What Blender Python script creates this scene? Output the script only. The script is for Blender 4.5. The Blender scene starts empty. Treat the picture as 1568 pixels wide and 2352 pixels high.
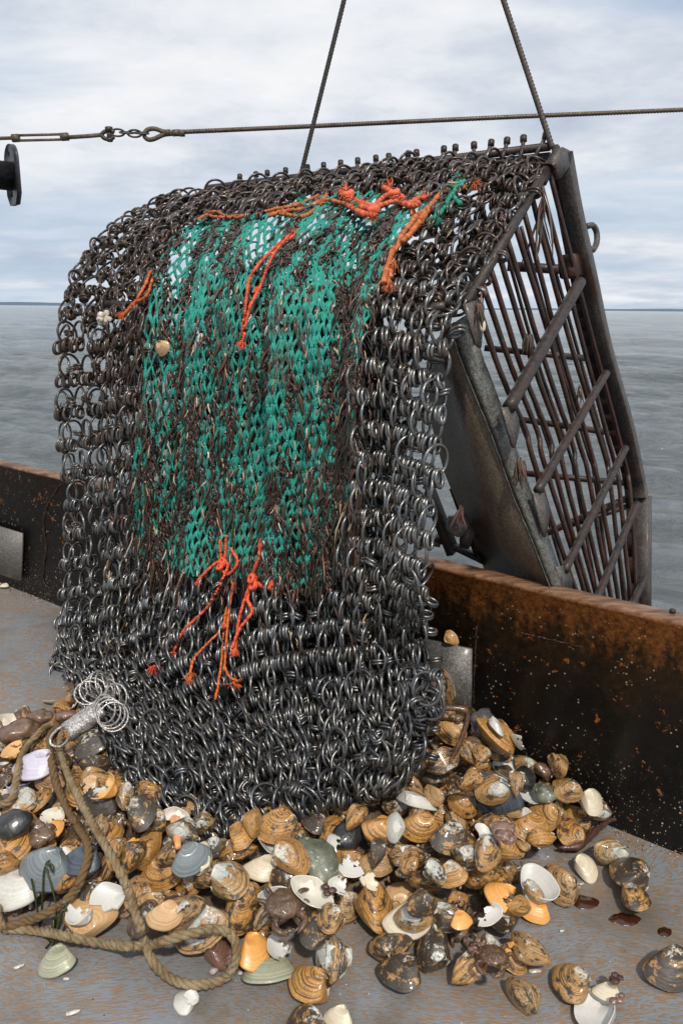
import bpy, math, random
import numpy as np
from mathutils import Vector, Matrix, Euler, noise as mnoise
PI = math.pi
rnd = random.Random(7)
npr = np.random.RandomState(11)

# ---------------------------------------------------------------- camera, sky, sun
scene = bpy.context.scene
W0, H0 = 682.0, 1024.0
CAMH = 1.40
FPX = 796.0
PITCH = 14.37
ROLL = 0.54
cam_d = bpy.data.cameras.new('camera')
cam_d.sensor_fit = 'VERTICAL'
cam_d.sensor_height = 36.0
cam_d.lens = 36.0 * FPX / H0
cam_d.clip_start = 0.05
cam_d.clip_end = 40000
cam = bpy.data.objects.new('camera', cam_d)
bpy.context.collection.objects.link(cam)
CR = (Matrix.Rotation(math.radians(90 - PITCH), 3, 'X') @ Matrix.Rotation(math.radians(ROLL), 3, 'Z'))
cam.matrix_world = Matrix.Translation((0, 0, CAMH)) @ CR.to_4x4()
scene.camera = cam

SUN_EL, SUN_AZ = 50.0, 168.0      # azimuth clockwise from +Y
w = bpy.data.worlds.new('World'); scene.world = w; w.use_nodes = True
nt = w.node_tree; nt.nodes.clear()
def N(nt, t, **k):
    n = nt.nodes.new(t)
    for a, b in k.items():
        setattr(n, a, b)
    return n
def sky():
    L = nt.links.new
    out = N(nt, 'ShaderNodeOutputWorld'); bg = N(nt, 'ShaderNodeBackground'); bg.inputs[1].default_value = 0.108
    st = N(nt, 'ShaderNodeTexSky'); st.sky_type = 'NISHITA'; st.sun_disc = False
    st.sun_elevation = math.radians(SUN_EL); st.sun_rotation = math.radians(SUN_AZ)
    st.air_density = 1.0; st.dust_density = 1.5
    tc = N(nt, 'ShaderNodeTexCoord'); sep = N(nt, 'ShaderNodeSeparateXYZ'); L(tc.outputs['Generated'], sep.inputs[0])
    def M(op, a, b=None, clamp=False):
        m = N(nt, 'ShaderNodeMath', operation=op); m.use_clamp = clamp
        for i, x in enumerate((a, b)):
            if x is None: continue
            if isinstance(x, (int, float)): m.inputs[i].default_value = x
            else: L(x, m.inputs[i])
        return m.outputs[0]
    zz = M('ADD', M('MAXIMUM', sep.outputs[2], 0.0), 0.14)
    cx = M('DIVIDE', sep.outputs[0], zz); cy = M('DIVIDE', sep.outputs[1], zz)
    comb = N(nt, 'ShaderNodeCombineXYZ'); L(cx, comb.inputs[0]); L(cy, comb.inputs[1])
    def noise(scale, det, rough, off, sx=1.0, dist=0.0):
        mp = N(nt, 'ShaderNodeMapping'); mp.inputs['Location'].default_value = off; mp.inputs['Scale'].default_value = (sx, 1, 1)
        L(comb.outputs[0], mp.inputs[0])
        n = N(nt, 'ShaderNodeTexNoise'); n.inputs['Scale'].default_value = scale; n.inputs['Detail'].default_value = det
        n.inputs['Roughness'].default_value = rough; n.inputs['Distortion'].default_value = dist
        L(mp.outputs[0], n.inputs['Vector']); return n.outputs['Fac']
    def ramp(src, stops):
        r = N(nt, 'ShaderNodeValToRGB'); e = r.color_ramp.elements
        e[0].position, e[0].color = stops[0][0], stops[0][1]
        e[1].position, e[1].color = stops[-1][0], stops[-1][1]
        for p, c in stops[1:-1]:
            x = e.new(p); x.color = c
        L(src, r.inputs[0]); return r.outputs[0]
    n1 = noise(1.1, 8, 0.56, (3.1, 1.7, 0), 0.9, 0.15)
    n2 = noise(0.45, 4, 0.5, (9.4, 4.2, 2), 0.55)
    n3 = noise(3.6, 8, 0.62, (1.4, 8.2, 5), 1.0)
    mixn = M('ADD', M('MULTIPLY', n1, 0.56), M('ADD', M('MULTIPLY', n2, 0.22), M('MULTIPLY', n3, 0.22)))
    cloud = ramp(mixn, [(0.38, (4.6, 5.2, 6.3, 1)), (0.46, (6.0, 6.5, 7.3, 1)), (0.53, (7.6, 7.85, 8.3, 1)), (0.61, (8.6, 8.65, 8.75, 1))])
    # grey banks lie overhead, the blue shows in thin rifts
    rift = ramp(noise(0.5, 6, 0.56, (5.6, 2.9, 7), 0.45, 0.25), [(0.53, (0, 0, 0, 1)), (0.66, (0.9, 0.9, 0.9, 1))])
    blue = N(nt, 'ShaderNodeMix', data_type='RGBA'); blue.inputs[0].default_value = 0.5
    L(st.outputs[0], blue.inputs[6]); blue.inputs[7].default_value = (3.6, 5.4, 7.8, 1)
    mx = N(nt, 'ShaderNodeMix', data_type='RGBA'); L(rift, mx.inputs[0]); L(cloud, mx.inputs[6]); L(blue.outputs[2], mx.inputs[7])
    # thin horizontal stratus bands low in the sky
    bandn = noise(1.0, 3, 0.5, (2.0, 0.6, 3), 0.16)
    band = ramp(bandn, [(0.42, (0, 0, 0, 1)), (0.58, (1, 1, 1, 1))])
    low = ramp(sep.outputs[2], [(0.0, (0.55, 0.55, 0.55, 1)), (0.07, (0.75, 0.75, 0.75, 1)), (0.20, (0, 0, 0, 1))])
    fac = N(nt, 'ShaderNodeMath', operation='MULTIPLY'); L(band, fac.inputs[0]); L(low, fac.inputs[1])
    mx2 = N(nt, 'ShaderNodeMix', data_type='RGBA'); L(fac.outputs[0], mx2.inputs[0]); L(mx.outputs[2], mx2.inputs[6]); mx2.inputs[7].default_value = (4.3, 5.5, 6.9, 1)
    L(mx2.outputs[2], bg.inputs[0]); L(bg.outputs[0], out.inputs[0])
sky()
sd = bpy.data.lights.new('sun', 'SUN'); sd.energy = 3.1; sd.angle = math.radians(3.0); sd.color = (1.0, 0.93, 0.83)
so = bpy.data.objects.new('sun', sd); bpy.context.collection.objects.link(so)
az, el = math.radians(SUN_AZ), math.radians(SUN_EL)
sdir = Vector((math.sin(az) * math.cos(el), math.cos(az) * math.cos(el), math.sin(el)))
so.rotation_euler = sdir.to_track_quat('Z', 'Y').to_euler()
scene.view_settings.view_transform = 'Standard'; scene.view_settings.look = 'None'
scene.view_settings.exposure = 0.0; scene.view_settings.gamma = 1.0
scene.cycles.max_bounces = 6

# ---------------------------------------------------------------- picture <-> place
K = 682.0 / 1568.0
CRn = np.array(CR); CO = np.array((0, 0, CAMH))
def ray(x, y):                       # x, y in the 1568 px wide photograph
    d = CRn @ np.array(((x * K - W0 / 2) / FPX, -(y * K - H0 / 2) / FPX, -1.0))
    return d
def on_plane(x, y, n, c):
    d = ray(x, y); t = (c - n @ CO) / (n @ d); return CO + d * t
def at_y(x, y, Y): return on_plane(x, y, np.array((0, 1.0, 0)), Y)
def at_z(x, y, z): return on_plane(x, y, np.array((0, 0, 1.0)), z)
def proj(p):
    q = CRn.T @ (np.asarray(p, float) - CO)
    return ((q[0] / -q[2]) * FPX + W0 / 2) / K, (H0 / 2 - (q[1] / -q[2]) * FPX) / K
def depth(p): return -(CRn.T @ (np.asarray(p, float) - CO))[2]
E = np.array((-.789, .615, 0.0)); E /= np.linalg.norm(E)     # along the rail, leftwards and away
NI = np.array((-E[1], E[0], 0.0))                             # inboard, towards the viewer
if NI[1] > 0: NI = -NI
UP = np.array((0, 0, 1.0))

# ---------------------------------------------------------------- mesh helpers
COL = bpy.context.collection
class MB:
    def __init__(s): s.v = []; s.f = []; s.n = 0; s.c = []; s.uv = []; s.mi = []
    def add(s, V, F, col=None, uv=None):
        V = np.asarray(V, float); s.v.append(V)
        for f in F: s.f.append([i + s.n for i in f])
        s.c.append(np.tile(np.array(col if col is not None else (.5, .5, .5)), (len(V), 1)) if (col is None or np.ndim(col) == 1) else np.asarray(col))
        s.uv.append(np.zeros((len(V), 2)) if uv is None else np.asarray(uv, float))
        s.n += len(V)
    def mesh(s, name, mat, smooth=True, origin=(0, 0, 0)):
        me = bpy.data.meshes.new(name)
        V = (np.vstack(s.v) - np.array(origin)) if s.v else np.zeros((0, 3))
        lens = np.array([len(f) for f in s.f], dtype=np.int32)
        idx = np.fromiter((i for f in s.f for i in f), dtype=np.int32, count=int(lens.sum()))
        me.vertices.add(len(V)); me.vertices.foreach_set('co', V.astype(np.float32).ravel())
        me.loops.add(len(idx)); me.loops.foreach_set('vertex_index', idx)
        me.polygons.add(len(lens)); st = np.concatenate(([0], np.cumsum(lens)[:-1])).astype(np.int32)
        me.polygons.foreach_set('loop_start', st)
        me.update(calc_edges=True)
        C = np.vstack(s.c); ca = me.color_attributes.new('col', 'FLOAT_COLOR', 'POINT')
        ca.data.foreach_set('color', np.hstack((C, np.ones((len(C), 1)))).astype(np.float32).ravel())
        U = np.vstack(s.uv)[idx]; ul = me.uv_layers.new(name='UVMap'); ul.data.foreach_set('uv', U.astype(np.float32).ravel())
        me.validate()
        if smooth:
            me.polygons.foreach_set('use_smooth', np.ones(len(me.polygons), dtype=bool))
        if mat: me.materials.append(mat)
        return me
    def build(s, name, mat, parent=None, smooth=True, origin=None):
        o = np.array(parent.location) if parent is not None else (np.array(origin) if origin is not None else np.zeros(3))
        ob = bpy.data.objects.new(name, s.mesh(name, mat, smooth, o)); COL.objects.link(ob)
        if parent is not None: ob.parent = parent
        else: ob.location = Vector(o)
        return ob
def tag(o, label=None, cat=None, group=None, kind=None):
    if label: o['label'] = label
    if cat: o['category'] = cat
    if group: o['group'] = group
    if kind: o['kind'] = kind
    return o
def thing(name, label, cat, loc=(0, 0, 0), group=None):
    o = bpy.data.objects.new(name, None); COL.objects.link(o); o.location = Vector(tuple(float(a) for a in loc)); o.empty_display_size = .05
    return tag(o, label, cat, group)
def unit(a): a = np.asarray(a, float); return a / (np.linalg.norm(a) + 1e-12)
def tube(mb, pts, r, n=8, col=None, twist=0.0, lobes=0, lobe=0.0, cap=True, closed=False):
    P = np.asarray(pts, float); m = len(P)
    R = np.full(m, r) if np.ndim(r) == 0 else np.asarray(r, float)
    T = np.gradient(P, axis=0) if not closed else (np.roll(P, -1, 0) - np.roll(P, 1, 0))
    T /= (np.linalg.norm(T, axis=1)[:, None] + 1e-12)
    a = UP if abs(T[0] @ UP) < .9 else np.array((1.0, 0, 0))
    X = unit(np.cross(T[0], a)); V = []; s = 0
    th = np.arange(n) * 2 * PI / n
    for i in range(m):
        X = unit(X - T[i] * (X @ T[i])); Y = np.cross(T[i], X)
        if i: s += np.linalg.norm(P[i] - P[i - 1])
        ph = th + twist * s
        rr = R[i] * (1 + lobe * np.cos(lobes * th)) if lobes else np.full(n, R[i])
        V.append(P[i] + rr[:, None] * (np.cos(ph)[:, None] * X + np.sin(ph)[:, None] * Y))
    V = np.vstack(V); F = []
    for i in range(m if closed else m - 1):
        a0, b0 = i * n, ((i + 1) % m) * n
        for k in range(n):
            k2 = (k + 1) % n; F.append((a0 + k, a0 + k2, b0 + k2, b0 + k))
    if cap and not closed: F.append(tuple(range(n - 1, -1, -1))); F.append(tuple((m - 1) * n + k for k in range(n)))
    if col is not None and np.ndim(col) == 2: col = np.repeat(col, n, axis=0)
    mb.add(V, F, col)
def bar(mb, p0, p1, w, h, up=UP, col=None, bev=.12):
    p0, p1 = np.asarray(p0, float), np.asarray(p1, float); t = unit(p1 - p0); s = unit(np.cross(t, up)); u = np.cross(s, t)
    b = min(w, h) * bev; V = []
    prof = [(-w/2+b, -h/2), (w/2-b, -h/2), (w/2, -h/2+b), (w/2, h/2-b), (w/2-b, h/2), (-w/2+b, h/2), (-w/2, h/2-b), (-w/2, -h/2+b)]
    for p in (p0, p1):
        for x, y in prof: V.append(p + s * x + u * y)
    F = [tuple((k, (k + 1) % 8, 8 + (k + 1) % 8, 8 + k)) for k in range(8)] + [tuple(range(7, -1, -1)), tuple(range(8, 16))]
    mb.add(V, F, col)
def prism(mb, poly, nrm, th, col=None):
    P = np.asarray(poly, float); nrm = unit(nrm); n = len(P)
    V = np.vstack((P + nrm * th / 2, P - nrm * th / 2))
    F = [tuple(range(n)), tuple(range(2 * n - 1, n - 1, -1))] + [((i + 1) % n, i, n + i, n + (i + 1) % n) for i in range(n)]
    mb.add(V, F, col)
def torus_t(nM, nm, r, sx=1.0, sy=1.0, gap=False):
    V = []; F = []
    for i in range(nM):
        a = 2 * PI * i / nM; c = np.array((math.cos(a) * sx, math.sin(a) * sy, 0)); d = unit((math.cos(a) * sy, math.sin(a) * sx, 0))
        for k in range(nm):
            b = 2 * PI * k / nm; V.append(c + r * (d * math.cos(b) + np.array((0, 0, math.sin(b)))))
    for i in range(nM):
        for k in range(nm):
            F.append((i * nm + k, ((i + 1) % nM) * nm + k, ((i + 1) % nM) * nm + (k + 1) % nm, i * nm + (k + 1) % nm))
    return np.array(V), F
def catmull(P, n):
    P = np.asarray(P, float); Q = np.vstack((2 * P[0] - P[1], P, 2 * P[-1] - P[-2])); out = []
    for x in np.linspace(0, len(P) - 1, n):
        i = min(int(x), len(P) - 2); t = x - i; a, b, c, d = Q[i], Q[i + 1], Q[i + 2], Q[i + 3]
        out.append(.5 * (2 * b + (c - a) * t + (2 * a - 5 * b + 4 * c - d) * t * t + (3 * b - 3 * c + d - a) * t ** 3))
    return np.array(out)
def icos(sub):
    import bmesh
    bm = bmesh.new(); bmesh.ops.create_icosphere(bm, subdivisions=sub, radius=1.0)
    V = np.array([v.co[:] for v in bm.verts]); F = [tuple(v.index for v in f.verts) for f in bm.faces]; bm.free(); return V, F
ICO = {s: icos(s) for s in (1, 2, 3, 4)}
def nz(p, s=1.0, o=0.0): return mnoise.noise(Vector((p[0] * s + o, p[1] * s + o * .7, p[2] * s - o)))

# ---------------------------------------------------------------- materials
def newmat(name):
    m = bpy.data.materials.new(name); m.use_nodes = True; t = m.node_tree; b = t.nodes['Principled BSDF']; return m, t, b
class G:      # small node-graph helper
    def __init__(s, t): s.t = t
    def lk(s, a, b): s.t.links.new(a, b)
    def val(s, sock, x):
        if isinstance(x, (int, float, tuple)): sock.default_value = x
        else: s.lk(x, sock)
    def m(s, op, a, b=None, c=None, clamp=False):
        n = N(s.t, 'ShaderNodeMath', operation=op); n.use_clamp = clamp
        for i, x in enumerate((a, b, c)):
            if x is not None: s.val(n.inputs[i], x)
        return n.outputs[0]
    def coord(s, k='Object'): return N(s.t, 'ShaderNodeTexCoord').outputs[k]
    def map(s, v, sc=(1, 1, 1), rot=(0, 0, 0), loc=(0, 0, 0)):
        n = N(s.t, 'ShaderNodeMapping'); n.inputs['Scale'].default_value = sc; n.inputs['Rotation'].default_value = rot; n.inputs['Location'].default_value = loc
        s.lk(v, n.inputs[0]); return n.outputs[0]
    def noise(s, v, sc, det=4, ro=.55, dist=0.0, out='Fac'):
        n = N(s.t, 'ShaderNodeTexNoise'); n.inputs['Scale'].default_value = sc; n.inputs['Detail'].default_value = det
        n.inputs['Roughness'].default_value = ro; n.inputs['Distortion'].default_value = dist; s.lk(v, n.inputs['Vector']); return n.outputs[out]
    def vor(s, v, sc, f='F1', out='Distance'):
        n = N(s.t, 'ShaderNodeTexVoronoi', feature=f); n.inputs['Scale'].default_value = sc; s.lk(v, n.inputs['Vector']); return n.outputs[out]
    def ramp(s, x, stops, interp='LINEAR'):
        r = N(s.t, 'ShaderNodeValToRGB'); e = r.color_ramp.elements; r.color_ramp.interpolation = interp
        def c4(c): return (c, c, c, 1) if isinstance(c, (int, float)) else tuple(c) + (1,)
        e[0].position, e[0].color = stops[0][0], c4(stops[0][1]); e[1].position, e[1].color = stops[-1][0], c4(stops[-1][1])
        for p, c in stops[1:-1]:
            q = e.new(p); q.color = c4(c)
        s.lk(x, r.inputs[0]); return r.outputs[0]
    def mix(s, f, a, b, mode='MIX'):
        n = N(s.t, 'ShaderNodeMix', data_type='RGBA'); n.blend_type = mode
        s.val(n.inputs[0], f)
        for i, x in ((6, a), (7, b)):
            if isinstance(x, tuple): n.inputs[i].default_value = x if len(x) == 4 else x + (1,)
            else: s.lk(x, n.inputs[i])
        return n.outputs[2]
    def attr(s, name, out='Color'):
        n = N(s.t, 'ShaderNodeAttribute'); n.attribute_name = name; return n.outputs[out]
    def sep(s, v):
        n = N(s.t, 'ShaderNodeSeparateXYZ'); s.lk(v, n.inputs[0]); return n.outputs
    def bump(s, h, st, dist, b):
        n = N(s.t, 'ShaderNodeBump'); n.inputs['Strength'].default_value = st; n.inputs['Distance'].default_value = dist
        s.lk(h, n.inputs['Height']); s.lk(n.outputs[0], b.inputs['Normal']); return n
    def vadd(s, a, b, op='ADD'):
        n = N(s.t, 'ShaderNodeVectorMath', operation=op)
        for i, x in enumerate((a, b)):
            if isinstance(x, tuple): n.inputs[i].default_value = x
            else: s.lk(x, n.inputs[i])
        return n.outputs[0]
def metal(name, c1, c2, rust, rough=.35, met=.6, rs=14.0, rust_lo=.5, rust_hi=.66, bump=.5, coat=.12, scratch=False):
    m, t, b = newmat(name); g = G(t); v = N(t, 'ShaderNodeNewGeometry').outputs['Position']
    n1 = g.noise(v, rs, 6, .6); n2 = g.noise(v, rs * 5, 4, .6)
    c = g.mix(g.ramp(n2, [(.35, 0.0), (.65, 1.0)]), c1, c2)
    f = g.ramp(n1, [(rust_lo, 0.0), (rust_hi, 1.0)])
    c = g.mix(f, c, rust)
    n3 = g.noise(v, 170, 5, .7); c = g.mix(g.ramp(n3, [(.44, .75), (.56, 0.0)]), c, g.mix(1.0, c, (.35, .3, .27), 'MULTIPLY')); c = g.mix(g.ramp(g.noise(v, 33, 6, .75), [(.60, 0.0), (.66, .55)]), c, g.mix(.5, rust, (.16, .08, .045)))
    t.links.new(c, b.inputs['Base Color'])
    g.val(b.inputs['Metallic'], g.m('MULTIPLY', g.m('SUBTRACT', 1.0, f), met))
    g.val(b.inputs['Roughness'], g.m('ADD', g.m('MULTIPLY', n2, .35), rough - .12))
    b.inputs['Coat Weight'].default_value = coat; b.inputs['Coat Roughness'].default_value = .18
    g.bump(g.m('ADD', n2, n3), bump, .003, b)
    return m
def ring_mat():
    m, t, b = newmat('ring_steel'); g = G(t); v = N(t, 'ShaderNodeNewGeometry').outputs['Position']
    a = g.attr('col'); s = g.sep(a)
    n1 = g.noise(v, 25, 5, .6); n2 = g.noise(v, 260, 3, .6)
    steel = g.mix(g.ramp(n2, [(.35, 0.0), (.7, 1.0)]), (.095, .103, .112), (.24, .25, .26))
    steel = g.mix(s[2], steel, g.mix(.5, steel, (.28, .255, .21)))
    brown = g.mix(g.ramp(n2, [(.3, 0.0), (.7, 1.0)]), (.022, .014, .010), (.085, .055, .036))
    f = g.m('ADD', s[0], g.m('MULTIPLY', g.m('SUBTRACT', n1, .5), 1.6), clamp=True)
    f = g.ramp(f, [(.3, 0.0), (.75, 1.0)])
    c = g.mix(f, steel, brown)
    c = g.mix(g.m('MULTIPLY', g.ramp(n1, [(.60, 0.0), (.72, 1.0)]), g.m('MULTIPLY', s[0], .8)), c, (.11, .035, .014))
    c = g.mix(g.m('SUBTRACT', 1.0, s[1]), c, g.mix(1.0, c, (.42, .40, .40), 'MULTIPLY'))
    t.links.new(c, b.inputs['Base Color'])
    g.val(b.inputs['Metallic'], g.m('SUBTRACT', .88, g.m('MULTIPLY', f, .4)))
    g.val(b.inputs['Roughness'], g.m('ADD', g.m('MULTIPLY', n2, .25), .20))
    b.inputs['Coat Weight'].default_value = .35; b.inputs['Coat Roughness'].default_value = .12
    g.bump(n2, .5, .0012, b)
    return m
def vcol_mat(name, rough=.5, var=.5, scale=120, bump=.4, coat=0.0, sss=0.0):
    m, t, b = newmat(name); g = G(t); v = N(t, 'ShaderNodeNewGeometry').outputs['Position']
    a = g.attr('col'); n = g.noise(v, scale, 4, .6)
    c = g.mix(g.m('MULTIPLY', g.ramp(n, [(.35, 1.0), (.65, 0.0)]), var), a, g.mix(1.0, a, (.35, .3, .28), 'MULTIPLY'))
    t.links.new(c, b.inputs['Base Color']); b.inputs['Roughness'].default_value = rough
    b.inputs['Coat Weight'].default_value = coat; b.inputs['Coat Roughness'].default_value = .15
    g.bump(n, bump, .001, b); return m
MAT = {}
MAT['ring'] = ring_mat()
MAT['frame'] = metal('frame_steel', (.030, .022, .019), (.070, .053, .047), (.050, .020, .011), rough=.42, met=.3, rs=9, bump=.5)
MAT['bars'] = metal('rusty_bar', (.020, .011, .008), (.045, .024, .017), (.060, .020, .010), rough=.42, met=.12, rs=12, rust_lo=.42, rust_hi=.6, bump=.5)
MAT['sidebar'] = metal('worn_steel', (.085, .075, .068), (.135, .12, .11), (.06, .032, .022), rough=.5, met=.3, rs=7, rust_lo=.56, rust_hi=.7)
MAT['cutter'] = metal('cutter_steel', (.17, .135, .10), (.22, .18, .14), (.13, .07, .03), rough=.4, met=.3, rs=4, rust_lo=.55, rust_hi=.8)
MAT['cutedge'] = metal('edge_steel', (.15, .155, .14), (.22, .225, .205), (.10, .09, .075), rough=.45, met=.45, rs=12)
MAT['plate'] = metal('deck_plate_steel', (.16, .155, .145), (.22, .215, .205), (.16, .07, .03), rough=.42, met=.35, rs=16, rust_lo=.6, rust_hi=.72)
MAT['stainless'] = metal('stainless', (.62, .60, .57), (.70, .68, .65), (.62, .55, .45), rough=.30, met=.8, rs=30, rust_lo=.62, rust_hi=.8, coat=.1)
MAT['wire'] = metal('galvanised_wire', (.11, .085, .06), (.17, .135, .095), (.07, .04, .02), rough=.5, met=.3, rs=40)
MAT['wire_dark'] = metal('greased_wire', (.045, .04, .035), (.085, .075, .06), (.06, .035, .02), rough=.45, met=.4, rs=40)
MAT['paint_black'] = metal('black_painted_steel', (.016, .017, .02), (.03, .032, .037), (.035, .03, .028), rough=.38, met=.1, rs=20)
MAT['twine'] = vcol_mat('orange_twine', rough=.65, var=.5, scale=500, bump=.8)
MAT['weed'] = vcol_mat('wet_seaweed', rough=.42, var=.6, scale=300, coat=.3)
MAT['bits'] = vcol_mat('shell_fragment', rough=.4, var=.6, scale=160, coat=.4)
def net_mat():
    m, t, b = newmat('teal_netting'); g = G(t); v = N(t, 'ShaderNodeNewGeometry').outputs['Position']
    n1 = g.noise(v, 9, 6, .65); n2 = g.noise(v, 420, 3, .6); n3 = g.noise(v, 60, 4, .6)
    c = g.mix(g.ramp(n3, [(.3, 0.0), (.7, 1.0)]), (.004, .185, .145), (.018, .37, .285))
    c = g.mix(g.ramp(n2, [(.57, 0.0), (.68, 1.0)]), c, (.11, .035, .03))
    c = g.mix(g.ramp(n1, [(.53, 0.0), (.66, .85)]), c, (.045, .026, .016))
    t.links.new(c, b.inputs['Base Color']); b.inputs['Roughness'].default_value = .55
    g.bump(n2, .9, .0015, b); return m
MAT['net'] = net_mat()
# ---------------------------------------------------------------- the setting
WA = np.array((0.908, 1.83, 0.0))                 # a point on the rail's foot
WC = NI @ WA
RAILH = 0.645
def deck_mat():
    m, t, b = newmat('painted_deck'); g = G(t); v = g.coord('Object')
    sw = g.noise(v, .9, 2, .5, out='Color')
    v2 = g.vadd(v, g.vadd(sw, (.5, .5, .5), 'SUBTRACT'))
    vs = g.map(v2, sc=(1, 3.4, 1), rot=(0, 0, math.radians(24)))
    st = g.noise(vs, 54, 5, .66, .4)
    big = g.noise(v, 3.2, 5, .6)
    msk = g.ramp(g.m('ADD', st, g.m('MULTIPLY', g.m('SUBTRACT', big, .5), .32)), [(.500, 0.0), (.540, 1.0)])
    grey = g.mix(g.noise(v, 7, 4), (.175, .192, .212), (.25, .27, .292))
    rust = g.mix(g.noise(v, 60, 4), (.21, .105, .04), (.34, .20, .085))
    c = g.mix(g.m('MULTIPLY', msk, .82), grey, rust)
    # mud film towards the far left and along the rail
    s = g.sep(v)
    far = g.m('ADD', g.m('MULTIPLY', s[1], .9), g.m('MULTIPLY', g.m('SUBTRACT', big, .5), 2.2))
    c = g.mix(g.ramp(far, [(.0, 0.0), (1.0, 0.0)]), c, (.1, .09, .07))
    mud = g.ramp(g.noise(g.map(v, loc=(4, 2, 0)), 2.3, 6, .65), [(.50, 0.0), (.68, .75)])
    c = g.mix(mud, c, (.12, .095, .065))
    gr = g.ramp(g.noise(g.map(v, loc=(9, 5, 1)), 5.5, 6, .7), [(.66, 0.0), (.72, .8)])
    c = g.mix(gr, c, (.12, .15, .10))
    fl = g.ramp(g.noise(v, 95, 2, .5), [(.74, 0.0), (.77, 1.0)])
    c = g.mix(fl, c, (.55, .5, .42))
    t.links.new(c, b.inputs['Base Color'])
    g.val(b.inputs['Roughness'], g.ramp(big, [(.3, .18), (.7, .46)]))
    b.inputs['Coat Weight'].default_value = .25; b.inputs['Coat Roughness'].default_value = .1
    h = g.m('ADD', g.m('MULTIPLY', msk, -.5), g.m('MULTIPLY', g.noise(v, 160, 3), .5))
    g.bump(h, .55, .002, b); return m
MAT['deck'] = deck_mat()
mb = MB()
# the deck: one sheet that ends at the rail, big enough behind and to both sides
d0, d1 = WA + E * -4.0, WA + E * 9.0
q = [d0 + NI * 7, d1 + NI * 7, d1 - NI * .02, d0 - NI * .02]
nx, ny = 40, 24; V = []; F = []
for j in range(ny + 1):
    for i in range(nx + 1):
        a, c = i / nx, j / ny
        p = (q[0] * (1 - a) + q[1] * a) * (1 - c) + (q[3] * (1 - a) + q[2] * a) * c
        V.append((p[0], p[1], 0.0008 * nz(p, 1.5)))
for j in range(ny):
    for i in range(nx):
        k = j * (nx + 1) + i; F.append((k, k + 1, k + nx + 2, k + nx + 1))
mb.add(V, F); deck = mb.build('deck', MAT['deck']); tag(deck, kind='structure')

# sea
def sea_mat():
    m, t, b = newmat('sea_water'); g = G(t); v = g.coord('Object')
    n = g.noise(g.map(v, sc=(.6, 1, 1)), .12, 4)
    n_b = g.noise(g.map(v, sc=(.35, 1, 1)), .9, 7, .7); t.links.new(g.mix(g.ramp(g.m('ADD', g.m('MULTIPLY', n, .35), g.m('MULTIPLY', n_b, .65)), [(.38, 0.0), (.62, 1.0)]), (.15, .18, .19), (.34, .37, .375)), b.inputs['Base Color'])
    b.inputs['Roughness'].default_value = .10; b.inputs['IOR'].default_value = 1.33
    r1 = g.noise(g.map(v, sc=(.6, 1, 1), rot=(0, 0, .2)), 1.5, 8, .72, .4)
    r2 = g.noise(g.map(v, sc=(.4, 1, 1), rot=(0, 0, -.15)), .22, 5, .6)
    r3 = g.noise(g.map(v, sc=(.7, 1, 1), rot=(0, 0, .5)), 5.5, 5, .65)
    h = g.m('ADD', g.m('ADD', g.m('MULTIPLY', r1, 1.1), g.m('MULTIPLY', r2, .9)), g.m('MULTIPLY', r3, .50))
    g.bump(h, .9, 1.3, b); return m
MAT['sea'] = sea_mat()
SEA = -1.75
mb = MB(); V = []; F = []
rr = np.concatenate((np.linspace(1.5, 60, 240), np.geomspace(60.6, 14000, 110))); ta = np.linspace(math.radians(-75), math.radians(75), 260)
RR, TT = np.meshgrid(rr, ta, indexing='ij'); X = RR * np.sin(TT); Y = RR * np.cos(TT)
Z = np.zeros_like(X); wr = np.random.RandomState(5)
for k in range(34):
    wl = 0.7 * (1.16 ** k) * .55 + .5; th = math.radians(72) + wr.normal(0, .5); amp = .010 * wl ** .65; ph = wr.rand() * 6.28
    fade = np.clip(1.6 - RR / (wl * 60), 0, 1); q_ = (X * math.cos(th) + Y * math.sin(th)) * 2 * PI / wl + ph
    if wl > 25: continue
    Z += amp * fade * (np.sin(q_) + .3 * np.cos(2 * q_))
V = np.stack((X, Y, SEA + Z), -1).reshape(-1, 3); nt_ = len(ta)
idx = np.arange(len(rr) * nt_).reshape(len(rr), nt_)
F = np.stack((idx[:-1, :-1], idx[:-1, 1:], idx[1:, 1:], idx[1:, :-1]), -1).reshape(-1, 4)[:, ::-1].tolist()
mb.add(V, F); tag(mb.build('sea', MAT['sea']), kind='structure')
# low far coast
m, t, b = newmat('far_coast'); g = G(t); v = g.coord('Object')
t.links.new(g.mix(g.noise(v, .004, 3), (.075, .115, .17), (.11, .15, .20)), b.inputs['Base Color']); b.inputs['Roughness'].default_value = 1  # blue haze of distance is put into the coast colour
mb = MB(); V = []; F = []; na = 260
for i in range(na):
    a = math.radians(-60 + 120 * i / (na - 1)); h = 22 + 9 * nz((a * 9, 0, 0)) + 4 * nz((a * 60, 3, 0)) + (9 if a < -.1 else 0)
    for r_, z_ in ((9000, SEA - 1), (9060, SEA + h * .8), (9300, SEA + h), (9900, SEA - 1)): V.append((r_ * math.sin(a), r_ * math.cos(a), z_))
for i in range(na - 1):
    for k in range(3): F.append((i * 4 + k, i * 4 + k + 1, i * 4 + k + 5, i * 4 + k + 4))
mb.add(V, F); tag(mb.build('coastline', m), kind='structure')

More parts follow.
